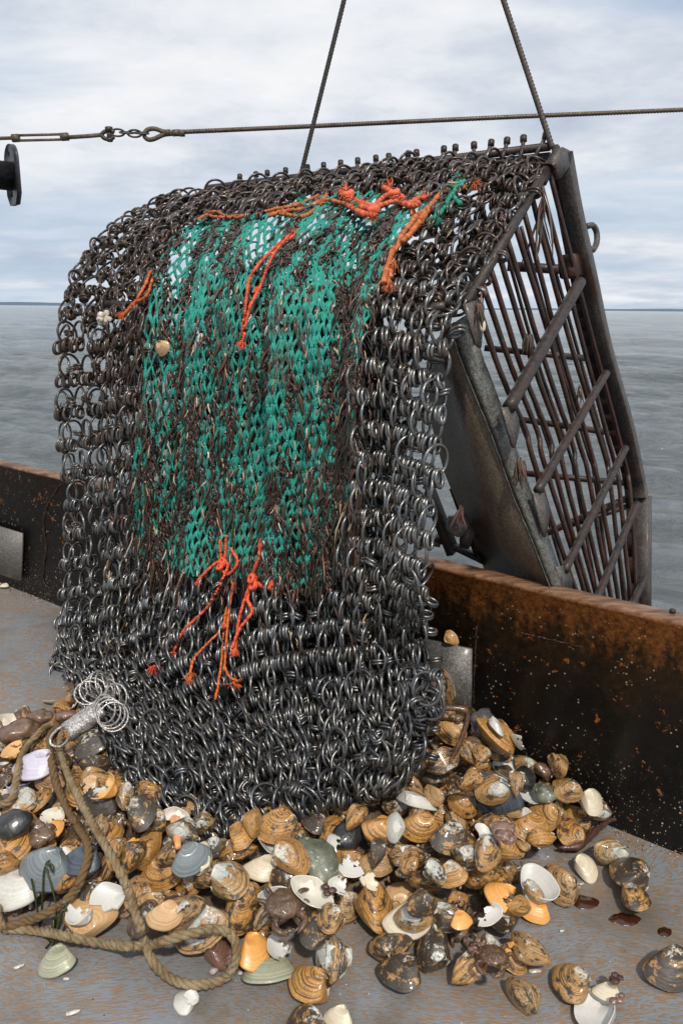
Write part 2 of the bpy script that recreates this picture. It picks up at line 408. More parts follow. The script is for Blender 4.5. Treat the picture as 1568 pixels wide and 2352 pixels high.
# rail (steel bulwark)
def rail_mat():
    m, t, b = newmat('rusty_bulwark'); g = G(t); v = g.coord('Object'); s = g.sep(v)
    n = g.noise(v, 7, 6, .65); n2 = g.noise(v, 40, 5, .65); dr = g.noise(g.map(v, sc=(1, 1, .12)), 16, 5, .6)
    blk = g.mix(n2, (.004, .004, .004), (.013, .011, .009))
    hgt = g.m('ADD', s[2], g.m('MULTIPLY', g.m('SUBTRACT', n, .5), .40))
    near_ = g.ramp(s[0], [(-.45, .04), (.35, 1.0)])
    br = g.m('MULTIPLY', g.ramp(hgt, [(.36, 0.0), (.62, .85)]), near_)
    c = g.mix(br, blk, g.mix(g.ramp(n2, [(.35, 0.0), (.65, 1.0)]), (.022, .013, .006), (.085, .038, .011)))
    rz = g.m('ADD', s[2], g.m('MULTIPLY', g.m('SUBTRACT', n2, .5), .26))
    rz = g.m('ADD', rz, g.m('MULTIPLY', g.m('SUBTRACT', dr, .5), .35))
    ru = g.m('MULTIPLY', g.ramp(rz, [(.52, 0.0), (.62, 1.0)]), near_)
    rc = g.mix(g.ramp(g.noise(v, 75, 5, .7), [(.35, 0.0), (.65, 1.0)]), (.10, .028, .008), (.42, .15, .035))
    c = g.mix(g.m('MULTIPLY', ru, .85), c, rc)
    sp = g.ramp(g.m('ADD', g.noise(v, 30, 6, .7), g.m('MULTIPLY', s[2], .06)), [(.645, 0.0), (.675, 1.0)])
    c = g.mix(sp, c, g.mix(n2, (.42, .14, .03), (.30, .09, .02)))
    vv = g.vor(v, 55); pick = g.noise(v, 9, 3, .6)
    fl = g.m('MULTIPLY', g.ramp(vv, [(.12, 1.0), (.16, 0.0)]), g.ramp(pick, [(.50, 0.0), (.56, 1.0)]))
    vv2 = g.vor(g.map(v, sc=(1, 1, .6)), 150); low = g.ramp(g.m('ADD', s[2], g.m('MULTIPLY', g.m('SUBTRACT', n, .5), .25)), [(.05, 1.0), (.22, 0.0)])
    fl2 = g.m('MULTIPLY', g.ramp(vv2, [(.16, 1.0), (.22, 0.0)]), g.m('MULTIPLY', low, g.ramp(n2, [(.47, 0.0), (.55, 1.0)])))
    c = g.mix(g.m('MAXIMUM', fl, fl2), c, (.50, .42, .30))
    # bare worn metal on the cap
    tp = g.ramp(s[2], [(RAILH - .012, 0.0), (RAILH - .004, 1.0)])
    capc = g.mix(g.ramp(g.noise(g.map(v, rot=(0, 0, math.radians(38)), sc=(.25, 1, 1)), 38, 5, .65), [(.35, 0.0), (.65, 1.0)]), (.075, .034, .020), (.30, .17, .10))
    c = g.mix(tp, c, capc)
    t.links.new(c, b.inputs['Base Color'])
    g.val(b.inputs['Roughness'], g.ramp(n2, [(.3, .28), (.7, .6)])); g.val(b.inputs['Coat Weight'], g.m('MULTIPLY', near_, .2)); b.inputs['Coat Roughness'].default_value = .2
    b.inputs['Specular IOR Level'].default_value = .16
    g.bump(g.m('ADD', n2, g.m('MULTIPLY', sp, .5)), .5, .004, b); return m
MAT['rail'] = rail_mat()
railroot = thing('bulwark', 'long black painted steel bulwark rusting orange along its top edge', 'bulwark', (0, 0, 0))
mb = MB()
prof = [(0, 0), (0, RAILH - .020), (.006, RAILH - .016), (.008, RAILH - .006), (.004, RAILH), (-.03, RAILH + .001), (-.060, RAILH), (-.070, RAILH - .006), (-.070, RAILH - .03), (-.02, RAILH - .034), (-.02, -1.2)]
ns = 90; V = []
for i in range(ns + 1):
    p = WA + E * (-3.0 + 11.0 * i / ns)
    for (a, z) in prof: V.append(p + NI * (a + .004 * nz((i * .3, z, 1))) + UP * (z + (.004 * nz((i * .5, 9, 1)) if z > .3 else 0)))
np_ = len(prof); F = [(i * np_ + k, (i + 1) * np_ + k, (i + 1) * np_ + k + 1, i * np_ + k + 1) for i in range(ns) for k in range(np_ - 1)]
mb.add(V, F); mb.build('bulwark_wall', MAT['rail'], railroot, smooth=False)
# weld seams
def wallp(x, y, off=.0): return on_plane(x, y, NI, WC + off)
for pts in ([(140, 1112 + 0), (110, 1160), (100, 1200), (106, 1260), (99, 1330), (112, 1352)], [(1094, 1440), (1091, 1500), (1088, 1560), (1087, 1620)], [(1195, 1455), (1230, 1463), (1275, 1473), (1340, 1488)]):
    P = catmull([wallp(x if x > 200 else x - 0, y, .0015) for x, y in pts], 40)
    P = P + npr.normal(0, .0012, P.shape); mb = MB(); tube(mb, P, npr.uniform(.0015, .0038, len(P)), 6, (.1, .04, .02)); mb.build('weld_seam', MAT['bars'], railroot)
# small steel scupper plates standing against the bulwark
for nm, poly, lab in (('scupper_plate', [(975, 1468), (1083, 1492), (1082, 1660), (975, 1640)], 'bare grey steel plate fixed to the bulwark beside the right edge of the ring bag'),
                 ('scupper_plate', [(-60, 1192), (52, 1226), (50, 1336), (-60, 1300)], 'grey steel plate with rust streaks fixed to the bulwark at the left edge')):
    off = .035 if poly[0][0] > 500 else .02
    P = np.array([wallp(x, y, off) for x, y in poly]); root = thing(nm, lab, 'steel plate', P.mean(0) * (1, 1, 0))
    mb = MB(); prism(mb, P, NI, .010); mb.build('panel', MAT['plate'], root, smooth=False)
    mb = MB()
    for f_ in (.22, .78): bar(mb, P[3] * (1 - f_) + P[2] * f_ - NI * (off / 2) + UP * .05, P[0] * (1 - f_) + P[1] * f_ - NI * (off / 2) - UP * .03, .012, off - .012, NI)
    mb.build('mounting_strip', MAT['plate'], root, smooth=False)

# small rivet-like stub on the cap
mb = MB(); p = wallp(1541, 1430, -.04); p[2] = RAILH + .003; tube(mb, [p, p + UP * .008, p + UP * .011], [.008, .008, .004], 12); mb.build('bolt_head', MAT['frame'], railroot)

# ---------------------------------------------------------------- rigging
def wire_thing(nm, pts, r, mat, lab, cat, lay=9.0, n=200):
    P = catmull(pts, n); root = thing(nm, lab, cat, P[-1])
    mb = MB(); tube(mb, P, r, 18, twist=2 * PI / (r * lay), lobes=6, lobe=.16); mb.build('cable', mat, root); return root
YA = 2.52
def sline(a, b_, k=6): return [a + (b_ - a) * x for x in np.linspace(0, 1, k)]
def far_up(x0, y0, Y0, x1, y1, Y1, f): a, b_ = at_y(x0, y0, Y0), at_y(x1, y1, Y1); return sline(a + (b_ - a) * f, a)
hw1 = wire_thing('hoist_wire', far_up(1268, 340, 2.50, 1156, 0, 2.62, 3.0), .0076, MAT['wire_dark'], 'dark twisted steel hoist wire fixed to the right end of the dredge bar', 'hoist wire', n=500)
hw2 = wire_thing('hoist_wire', far_up(690, 405, 3.02, 790, 0, 2.95, 3.0), .0072, MAT['wire_dark'], 'dark twisted steel hoist wire dropping to the middle of the dredge bar', 'hoist wire', n=500)
# the guy: turnbuckle, rod, shackle, chain, thimble, wire
YG = 3.3
gr = thing('guy_wire', 'horizontal rigging wire with turnbuckle and short chain strung across the sky', 'rigging wire', at_y(700, 293, YG))
def gp(x, y): return at_y(x, y, YG)
mb = MB(); tube(mb, catmull([gp(405, 304), gp(720, 290), gp(1150, 270), gp(1600, 251), gp(2600, 205)], 500), .0074, 12, twist=2 * PI / .07, lobes=6, lobe=.16); mb.build('cable', MAT['wire'], gr)
mb = MB(); pts = [(395, 305), (375, 308), (352, 318), (338, 318), (331, 308), (338, 297), (354, 294), (374, 300), (395, 304)]
tube(mb, catmull([gp(x, y + 2) for x, y in pts], 50), .0085, 10); mb.build('thimble', MAT['wire'], gr)
mb = MB()
for a, b_ in ((378, 392), (396, 412)): tube(mb, [gp(a, 306), gp(b_, 305)], .0125, 10)
tube(mb, [gp(412, 306), gp(424, 306)], .013, 8); mb.build('ferrule', MAT['wire'], gr)
lt, lf = torus_t(16, 7, .26, 1.75, 1.0)
for k, (x, y) in enumerate([(270, 305), (291, 305), (309, 307), (325, 306)]):
    mb = MB(); c = gp(x, y); X = unit(gp(x + 10, y + .6) - c); Z = np.array((0, -1.0, 0)) if k % 2 == 0 else UP
    Z = unit(Z + .35 * (UP if k % 2 == 0 else np.array((0, -1.0, 0)))); Y = np.cross(Z, X); R = .0145
    mb.add(c + R * (lt[:, :1] * X * 1.05 + lt[:, 1:2] * Y + lt[:, 2:3] * Z), lf); mb.build('chain_link', MAT['wire_dark'], gr)
mb = MB(); tube(mb, catmull([gp(232, 310), (gp(240, 303)), gp(253, 300), gp(262, 304)], 14), .008, 8); tube(mb, catmull([gp(232, 310), gp(240, 318), gp(253, 320), gp(262, 314)], 14), .008, 8)
tube(mb, [gp(250, 294), gp(252, 326)], .0095, 10); tube(mb, [gp(249.5, 292), gp(250.5, 302)], .015, 8); tube(mb, [gp(251.5, 318), gp(252, 325)], .013, 6); mb.build('shackle', MAT['wire_dark'], gr)
mb = MB(); tube(mb, [gp(153, 316), gp(200, 313), gp(234, 310)], .0075, 10); tube(mb, [gp(-500, 332), gp(38, 317)], .0065, 10); mb.build('threaded_rod', MAT['wire'], gr)
mb = MB(); tube(mb, [gp(28, 318), gp(44, 317)], .0155, 6); tube(mb, [gp(140, 315), gp(157, 314)], .0155, 6)
for dy in (-6, 6): bar(mb, gp(34, 317.5 + dy), gp(150, 314.5 + dy), .011, .008, UP)
mb.build('turnbuckle', MAT['wire'], gr, smooth=False)

# black boom with an end flange, entering from the left
bo = thing('boom_end', 'black steel boom stub with a two-hole end flange at the left edge', 'boom', at_y(20, 408, 3.0))
YB = 3.0; c0 = at_y(24, 405, YB); ax = unit(np.array((.9, .66, 0.0))); mb = MB(); tube(mb, [c0 - ax * 1.6, c0], .048, 28); mb.build('boom_tube', MAT['paint_black'], bo)
fu = unit(UP - ax * (UP @ ax)); fs = np.cross(ax, fu); mb = MB()
def flange(mb):
    out = []; Wd = .066; Hh = .080
    for k in range(13):
        a = PI * k / 12; out.append((Wd * math.cos(a), Hh - .03 + .055 * math.sin(a)))
    out += [(-Wd, -Hh + .02), (-Wd * .55, -Hh - .015), (Wd * .55, -Hh - .015), (Wd, -Hh + .02)]
    holes = [(0, .068), (0, -.058)]; n = len(out); hr = .0135; nh = 12
    # strips around each hole: fan outer polygon halves to hole rings
    def ring(c): return [(c[0] + hr * math.cos(2 * PI * k / nh), c[1] + hr * math.sin(2 * PI * k / nh)) for k in range(nh)]
    th = .016
    import bmesh
    bm = bmesh.new()
    def loop(pts): 
        vs = [bm.verts.new((x, y, 0)) for x, y in pts]; return [bm.edges.new((vs[i], vs[(i + 1) % len(vs)])) for i in range(len(vs))]
    es = loop(out)
    for h in holes: es += loop(ring(h))
    bmesh.ops.triangle_fill(bm, edges=es, use_beauty=True)
    V = np.array([v.co[:] for v in bm.verts]); F = [tuple(v.index for v in f.verts) for f in bm.faces]; bm.verts.index_update()
    F = [tuple(v.index for v in f.verts) for f in bm.faces]; bm.free(); m_ = len(V)
    def w3(V, d): return c0 + V[:, :1] * fs + V[:, 1:2] * fu + ax * d
    sides = []; s0 = 0
    for ln in (n, nh, nh):
        sides += [(s0 + i, s0 + (i + 1) % ln, m_ + s0 + (i + 1) % ln, m_ + s0 + i) for i in range(ln)]; s0 += ln
    mb.add(np.vstack((w3(V, 0), w3(V, th))), F + [tuple(m_ + i for i in f[::-1]) for f in F] + sides)
flange(mb); mb.build('end_flange', MAT['paint_black'], bo, smooth=False)
# ---------------------------------------------------------------- the dredge
A = at_y(1281, 346, 2.50); B = at_y(1066, 706, 1.95)
NC = NI @ A                                        # plane of the top bar, n measured inboard from it
def pn(x, y, n): return on_plane(x, y, NI, NC + n)
D0 = thing('dredge', 'big wet clam dredge of steel rings with green net panel hanging over the bulwark', 'dredge', at_z(640, 1700, 0))
C = pn(478, 432, 0)
mb = MB()
barP = [A + (C - A) * k / 30 for k in range(31)]
tube(mb, catmull([pn(1246, 420, .10) , pn(1276, 352, .02), pn(1268, 336, 0), pn(1255, 338, 0), C], 60)[:22], .0125, 12)
tube(mb, [pn(1262, 337, 0), C], .0125, 12); mb.build('top_bar', MAT['frame'], D0)
mb = MB(); bar(mb, pn(1262, 366, -.01), pn(500, 446, -.01), .012, .038, UP); mb.build('flat_bar', MAT['frame'], D0, smooth=False)
# bag mouth tube on the near side, A to B
mb = MB(); tube(mb, [A + UP * .0 + (B - A) * .04, B - (B - A) * .02], .0135, 12); mb.build('mouth_tube', MAT['frame'], D0)
mb = MB(); P_ = catmull([B + E * .05, B + E * .5 - UP * .01, B + E * 1.38], 20); tube(mb, P_, .014, 10); mb.build('mouth_tube', MAT['frame'], D0)
# cage: plane through A, B, R
R1 = at_y(1460, 1150, 2.72)
GN = unit(np.cross(B - A, R1 - A)); GC = GN @ A
if GN @ (CO - A) < 0: GN = -GN; GC = -GC
def gpn(x, y, off=0.0): return on_plane(x, y, GN, GC + off)
# bent side bar
mb = MB()
inner = [(1279, 352), (1302, 470), (1338, 640), (1372, 800), (1440, 1050), (1462, 1140)]
outer = [(1306, 354), (1338, 520), (1366, 640), (1390, 740), (1440, 900), (1482, 1140)]
cen = [gpn((a[0] + b_[0]) / 2, (a[1] + b_[1]) / 2) for a, b_ in zip([(1279, 352), (1300, 480), (1336, 640), (1372, 800), (1424, 980), (1460, 1140)], [(1306, 354), (1332, 480), (1368, 640), (1402, 800), (1452, 980), (1484, 1140)])]
cen = catmull(cen, 24); V = []
for i, p in enumerate(cen):
    tt = unit(cen[min(i + 1, 23)] - cen[max(i - 1, 0)]); s = unit(np.cross(tt, GN)); wd = .022 - .008 * i / 23
    for a, b_ in ((-1, .92), (-.96, 1), (.96, 1), (1, .92), (1, -1), (-1, -1)): V.append(p + s * a * wd + GN * b_ * .022)
F = [(i * 6 + k, i * 6 + (k + 1) % 6, (i + 1) * 6 + (k + 1) % 6, (i + 1) * 6 + k) for i in range(23) for k in range(6)] + [tuple(range(6)), tuple(23 * 6 + k for k in range(5, -1, -1))]
mb.add(V, F); mb.build('side_bar', MAT['sidebar'], D0, smooth=False)
mb = MB(); p0, p1 = gpn(1477, 1140), at_y(1476, 1460, 2.66); bar(mb, p0, p1, .040, .05, GN); mb.build('side_bar', MAT['sidebar'], D0, smooth=False)
# darker flange behind the side bar
mb = MB()
Q = catmull([gpn(x, y, -.035) for x, y in ((1276, 372), (1328, 640), (1362, 800), (1412, 980), (1452, 1140), (1456, 1400))], 24)
for i in range(23): bar(mb, Q[i], Q[i + 1], .012, .05, GN)
mb.build('side_flange', MAT['bars'], D0, smooth=False)
# mouth corner gusset
mb = MB(); prism(mb, [gpn(x, y, .012) for x, y in ((1262, 372), (1284, 340), (1308, 352), (1300, 385), (1280, 412))], GN, .02); mb.build('corner_gusset', MAT['sidebar'], D0, smooth=False)
# stout cross tubes
tubes = [((1168, 938), (1332, 648)), ((1234, 1128), (1392, 858)), ((1296, 1312), (1436, 1030)), ((1352, 1420), (1462, 1158)), ((1446, 1400), (1480, 1330))]
for k, (a, b_) in enumerate(tubes):
    mb = MB(); r = .0175 if k == 0 else .0125; p, q_ = gpn(*a, .02), gpn(*b_, .02); tube(mb, [p + (q_ - p) * x for x in np.linspace(0, 1, 24)], [r + .0012 * nz((x, k, 0)) for x in np.linspace(0, 30, 24)], 12)
    mb.build('cross_tube', MAT['frame'], D0)
# grid bars in the near panel: from the mouth tube down, each with its own kinks
def lerp(a, b_, t): return (a[0] + (b_[0] - a[0]) * t, a[1] + (b_[1] - a[1]) * t)
nb = 10
for k in range(nb):
    t_ = (k + .6) / nb; a = lerp((1076, 700), (1268, 378), t_)
    b_ = lerp((1205, 1040), (1456, 1120), t_); c_ = lerp((1330, 1415), (1470, 1440), t_ ** .9)
    m1 = lerp(a, b_, .5); j = rnd.uniform(-5, 5)
    pts = [gpn(a[0], a[1], .0), gpn(m1[0] + j, m1[1], -.012), gpn(b_[0] - 12 + rnd.uniform(-4, 4), b_[1] - 60, -.016), gpn(b_[0] + rnd.uniform(-3, 3), b_[1], -.010), gpn((b_[0] + c_[0]) / 2 + rnd.uniform(-4, 4), (b_[1] + c_[1]) / 2, -.006), gpn(c_[0], c_[1], 0)]
    mb = MB(); P_ = catmull(pts, 42); tube(mb, P_ + np.cumsum(npr.normal(0, .0004, P_.shape), 0), .0074, 8); mb.build('grid_bar', MAT['bars'], D0)
for (a, b_) in tubes[:4]:
    mb = MB(); V0_, F0_ = ICO[1]
    for f in np.linspace(.04, .96, 11):
        x_, y_ = lerp(a, b_, f); p = gpn(x_, y_, .006)
        for _q in range(3): mb.add(p + npr.normal(0, .004, 3) + V0_ * npr.uniform(.004, .010) * npr.uniform(.7, 1.3, V0_.shape), F0_)
    mb.build('weld_bead', MAT['bars'], D0)
# far panel of the cage
FN = unit(np.cross(R1 - A, E)); 
def fp(x, y, Y=2.95): return at_y(x, y, Y - .0002 * (x - 1300))
nb = 6
for k in range(nb):
    t_ = (k + .4) / nb; a = lerp((1060, 640), (1300, 430), t_); b_ = lerp((1225, 1130), (1468, 1090), t_); c_ = lerp((1320, 1440), (1478, 1420), t_)
    pts = [fp(a[0], a[1], 2.78), fp((a[0] + b_[0]) / 2 + rnd.uniform(-7, 7), (a[1] + b_[1]) / 2), fp(b_[0] - 14, b_[1] - 70), fp(b_[0] + rnd.uniform(-5, 5), b_[1]), fp(c_[0], c_[1], 2.9)]
    mb = MB(); tube(mb, catmull(pts, 34), .0066, 7); mb.build('grid_bar', MAT['bars'], D0)
for a, b_, r in (((1165, 612), (1335, 622), .017), ((1112, 800), (1388, 828), .0115), ((1180, 962), (1424, 998), .0115), ((1205, 1088), (1452, 1112), .0115), ((1170, 1262), (1462, 1136), .013), ((1300, 1210), (1452, 1160), .011)):
    mb = MB(); tube(mb, [fp(*a, 2.86), fp(*b_, 2.86)], r, 10); mb.build('cross_bar', MAT['bars'], D0)
mb = MB(); bar(mb, gpn(1300, 612, -.03), gpn(1330, 612, -.03), .07, .05, GN); mb.build('bracket', MAT['bars'], D0, smooth=False)
mb = MB(); bar(mb, gpn(1322, 560, -.02), gpn(1345, 640, -.02), .03, .05, GN); mb.build('bracket', MAT['bars'], D0, smooth=False)
# ring lug on the outer edge of the side bar
mb = MB(); tube(mb, catmull([gpn(x, y, .0) for x, y in ((1348, 520), (1360, 518), (1369, 532), (1370, 556), (1362, 574), (1356, 572))], 24), .0095, 10); mb.build('lug', MAT['sidebar'], D0)
# grey cutter plate: dark face, ground edge band, welded tabs
CN_o = unit(np.cross(on_plane(1250, 1320, NI, WC + .0) - B, E))
PA, PB = B + NI * 0.0, wallp(1262, 1338, -.03)
PNr = unit(np.cross(PB - PA, E * .75 + NI * -.35)); 
if PNr @ (CO - PA) < 0: PNr = -PNr
PC_ = PNr @ PA
def pp(x, y, o=0.0): return on_plane(x, y, PNr, PC_ + o)
face = [(1040, 742), (1044, 786), (1089, 906), (1134, 1016), (1174, 1131), (1214, 1226), (1262, 1352), (1118, 1322), (1109, 1286), (1066, 1190), (1024, 1086), (990, 960), (985, 800)]
mb = MB(); prism(mb, [pp(x, y) for x, y in face], PNr, .012); mb.build('cutter_plate', MAT['cutter'], D0, smooth=False)
# edge band as a folded strip, wavy ground outline
L_ = [(1042, 742), (1044, 786), (1066, 850), (1089, 906), (1134, 1016), (1174, 1131), (1214, 1226), (1259, 1341), (1264, 1352)]
R_ = [(1072, 722), (1088, 770), (1106, 830), (1130, 892), (1168, 996), (1206, 1108), (1242, 1204), (1286, 1326), (1296, 1362)]
mb = MB(); V = []; nB = 40; Li = catmull([(a, b_, 0) for a, b_ in L_], nB); Ri = catmull([(a, b_, 0) for a, b_ in R_], nB)
for i in range(nB):
    l = pp(Li[i][0], Li[i][1], .008); jx = 3 * math.sin(i * 1.1) + 2 * math.sin(i * 2.3)
    r = pp(Ri[i][0] + jx * .12, Ri[i][1], .008 - .05); mid = pp((Li[i][0] + Ri[i][0]) / 2, (Li[i][1] + Ri[i][1]) / 2, -.012)
    d_ = unit(np.cross(Li[min(i+1,nB-1)] - Li[max(i-1,0)], (0, 0, 1)))
    for p in (l, mid, r): V.append(p)
    for p in (r, mid, l): V.append(p - PNr * .008)
F = [(i * 6 + k, i * 6 + (k + 1) % 6, (i + 1) * 6 + (k + 1) % 6, (i + 1) * 6 + k) for i in range(nB - 1) for k in range(6)] + [tuple(range(5, -1, -1)), tuple((nB - 1) * 6 + k for k in range(6))]
mb.add(V, F); mb.build('ground_edge', MAT['cutedge'], D0, smooth=False)
for poly in ([(1150, 937), (1176, 934), (1188, 962), (1190, 985), (1180, 1030), (1176, 1026)], [(1222, 1134), (1246, 1133), (1258, 1165), (1259, 1190), (1250, 1235), (1247, 1230)], [(1274, 1303), (1298, 1300), (1311, 1330), (1311, 1356), (1292, 1360), (1288, 1345)], [(1066, 700), (1092, 690), (1106, 745), (1102, 800), (1090, 790)]):
    mb = MB(); prism(mb, [gpn(x, y, .016) for x, y in poly], GN, .008); mb.build('weld_tab', MAT['plate'] if False else MAT['sidebar'], D0, smooth=False)
mb = MB(); tube(mb, [pp(a, b_, .010) + npr.normal(0, .0004, 3) for a, b_ in [lerp(Li[i][:2], Li[i + 1][:2], f) for i in range(nB - 1) for f in (0, .5)]], npr.uniform(.0012, .0028, 2 * (nB - 1)), 6); mb.build('weld_bead', MAT['cutedge'], D0)
# dark members behind the plate, seen between bag and plate
for a, b_, wd in (((985, 1130), (1040, 1270), .05), ((1000, 1235), (1125, 1296), .03), ((1055, 1160), (1085, 1100), .02), ((1040, 1120), (1100, 1280), .03), ((955, 1240), (1010, 1250), .03)):
    mb = MB(); bar(mb, at_y(*a, 2.42), at_y(*b_, 2.42), wd * .5, wd, NI); mb.build('frame_member', MAT['frame'], D0, smooth=False)
mb = MB(); prism(mb, [at_y(x, y, 2.38) for x, y in ((1058, 1200), (1085, 1208), (1094, 1228), (1075, 1262), (1056, 1258))], NI, .01); mb.build('weld_tab', MAT['sidebar'], D0, smooth=False)
# ---------------------------------------------------------------- bag surface
ROWS = [
 (0.00, [(486, 434), (684, 408), (880, 384), (1075, 362), (1268, 345)]),
 (0.17, [(330, 482), (560, 452), (770, 425), (980, 402), (1218, 420)]),
 (0.36, [(238, 560), (450, 508), (680, 480), (905, 470), (1160, 525)]),
 (0.55, [(188, 660), (390, 590), (610, 570), (828, 582), (1092, 640)]),
 (0.68, [(163, 770), (360, 700), (580, 690), (798, 710), (1030, 745)]),
 (0.73, [(155, 950), (345, 900), (570, 890), (786, 900), (1012, 900)]),
 (0.74, [(158, 1150), (340, 1100), (565, 1100), (784, 1100), (1002, 1090)]),
 (0.76, [(160, 1330), (340, 1300), (560, 1310), (780, 1300), (984, 1290)]),
 (0.80, [(140, 1470), (320, 1480), (552, 1500), (778, 1480), (970, 1450)]),
 (0.86, [(190, 1600), (350, 1610), (570, 1620), (790, 1600), (978, 1590)]),
 (0.95, [(262, 1720), (420, 1730), (610, 1735), (796, 1715), (972, 1690)]),
 (1.02, [(312, 1848), (468, 1925), (636, 1888), (790, 1832), (915, 1790)]),
]
GR = np.array([[pn(x, y, n) for x, y in row] for n, row in ROWS])
FOOT = {8: (.24, .34, .44, .52, .56), 9: (.21, .27, .33, .38, .43), 10: (.20, .21, .24, .28, .34), 11: (.12, .10, .13, .18, .24)}
for r_i, zs_ in FOOT.items():
    for c_i, z_ in enumerate(zs_):
        x_, y_ = ROWS[r_i][1][c_i]; GR[r_i, c_i] = at_z(x_, y_, z_)
def cr(t): return np.array((-.5 * t + t * t - .5 * t ** 3, 1 - 2.5 * t * t + 1.5 * t ** 3, .5 * t + 2 * t * t - 1.5 * t ** 3, -.5 * t * t + .5 * t ** 3))
def pad(G_): 
    G_ = np.concatenate((2 * G_[:1] - G_[1:2], G_, 2 * G_[-1:] - G_[-2:-1]), 0)
    return np.concatenate((2 * G_[:, :1] - G_[:, 1:2], G_, 2 * G_[:, -1:] - G_[:, -2:-1]), 1)
GP = pad(GR); NR, NCc = len(GR), 5
def S(u, v):        # u 0..1 left to right, v 0..1 along the rows
    a, b_ = v * (NR - 1), u * (NCc - 1); i, j = int(min(max(a, 0), NR - 1.0001)), int(min(max(b_, 0), NCc - 1.0001))
    w1, w2 = cr(a - i), cr(b_ - j); return np.einsum('i,j,ijk->k', w1, w2, GP[i:i + 4, j:j + 4])
NU, NV = 60, 160
TAB = np.array([[S(u, v) for v in np.linspace(0, 1, NV)] for u in np.linspace(0, 1, NU)])
ARC = np.concatenate((np.zeros((NU, 1)), np.cumsum(np.linalg.norm(np.diff(TAB, axis=1), axis=2), axis=1)), axis=1)
def frame(u, s, off=0.0):
    # s: 0..1 of the arc length from the top bar to the foot; returns point, normal, down, across
    u_ = min(max(u, 0), 1) * (NU - 1); i = int(min(u_, NU - 2)); fu_ = u_ - i; out = []
    def pt(ii, ss):
        L = ARC[ii, -1] * ss; return np.array([np.interp(L, ARC[ii], TAB[ii, :, k]) for k in range(3)])
    def pu(uu, ss):
        uu = min(max(uu, 0), 1) * (NU - 1); ii = int(min(uu, NU - 2)); f = uu - ii
        return pt(ii, ss) * (1 - f) + pt(ii + 1, ss) * f
    p = pu(u, s); dn = unit(pu(u, min(s + .012, 1)) - pu(u, max(s - .012, 0))); ac = unit(pu(min(u + .02, 1), s) - pu(max(u - .02, 0), s))
    n = unit(np.cross(ac, dn)) * -1
    if n @ (CO - p) < 0: n = -n
    ac = np.cross(n, dn); ac *= 1 if ac @ -E > 0 else -1
    wv = .016 * math.sin(u * 31 + 3 * s) + .012 * math.sin(u * 57 + 1.3 - 4 * s) + .03 * nz((u * 5, s * 5, 2)) + .012 * nz((u * 14, s * 14, 7))
    damp = min(1, s * 6)
    return p + n * (wv * damp + off), n, dn, ac
MEAN = ARC[:, -1].mean()
NETP = [(440, 505), (600, 492), (740, 448), (880, 440), (1000, 445), (1062, 412), (1072, 428), (1010, 480), (935, 540), (900, 600), (868, 650), (838, 760), (824, 900), (812, 1040), (796, 1180), (776, 1290), (752, 1368), (655, 1350), (600, 1352), (480, 1338), (400, 1318), (318, 1290), (296, 1180), (308, 1060), (322, 900), (334, 760), (346, 660), (372, 590), (400, 540)]
NX = np.array(NETP, float)
def inside(x, y, P=NX):
    c = False; j = len(P) - 1
    for i in range(len(P)):
        if (P[i][1] > y) != (P[j][1] > y) and x < (P[j][0] - P[i][0]) * (y - P[i][1]) / (P[j][1] - P[i][1]) + P[i][0]: c = not c
        j = i
    return c
RT, RF = torus_t(26, 7, .0044 / .041)          # main ring, unit radius = .041
LT, LF = torus_t(12, 6, .285, 1.22, .80)        # link, unit radius = .0155
RINGS = []; LINKS = []                        # (centre, X, Y, Z, scale, colour)
def orient(n, dn, ang, tip, spin=0):
    # plane of the torus contains dn; its axis is n turned by ang about dn, then tipped
    ac = np.cross(n, dn); z = n * math.cos(ang) + ac * math.sin(ang); y = dn * math.cos(tip) + z * math.sin(tip); z = unit(z - y * (z @ y)); x = np.cross(y, z)
    if spin: x, y = x * math.cos(spin) + y * math.sin(spin), y * math.cos(spin) - x * math.sin(spin)
    return x, y, z
def rustcol(x, y):
    # red: rust film, green: tone, darker towards the foot, blue: spread; the foot and right side are scoured steel, the rest carries brown film
    r = .74 if y < 780 else .74 - .52 * min(1, (y - 780) / 350)
    if x > 820 and y > 700: r -= .22
    if x < 330 and y < 1400: r += .12
    r += rnd.uniform(-.12, .12)
    return (min(max(r, 0), 1), min(1, .72 + rnd.uniform(0, .28) - (.30 * min(1, max(0, (y - 1330) / 250)))), rnd.random())
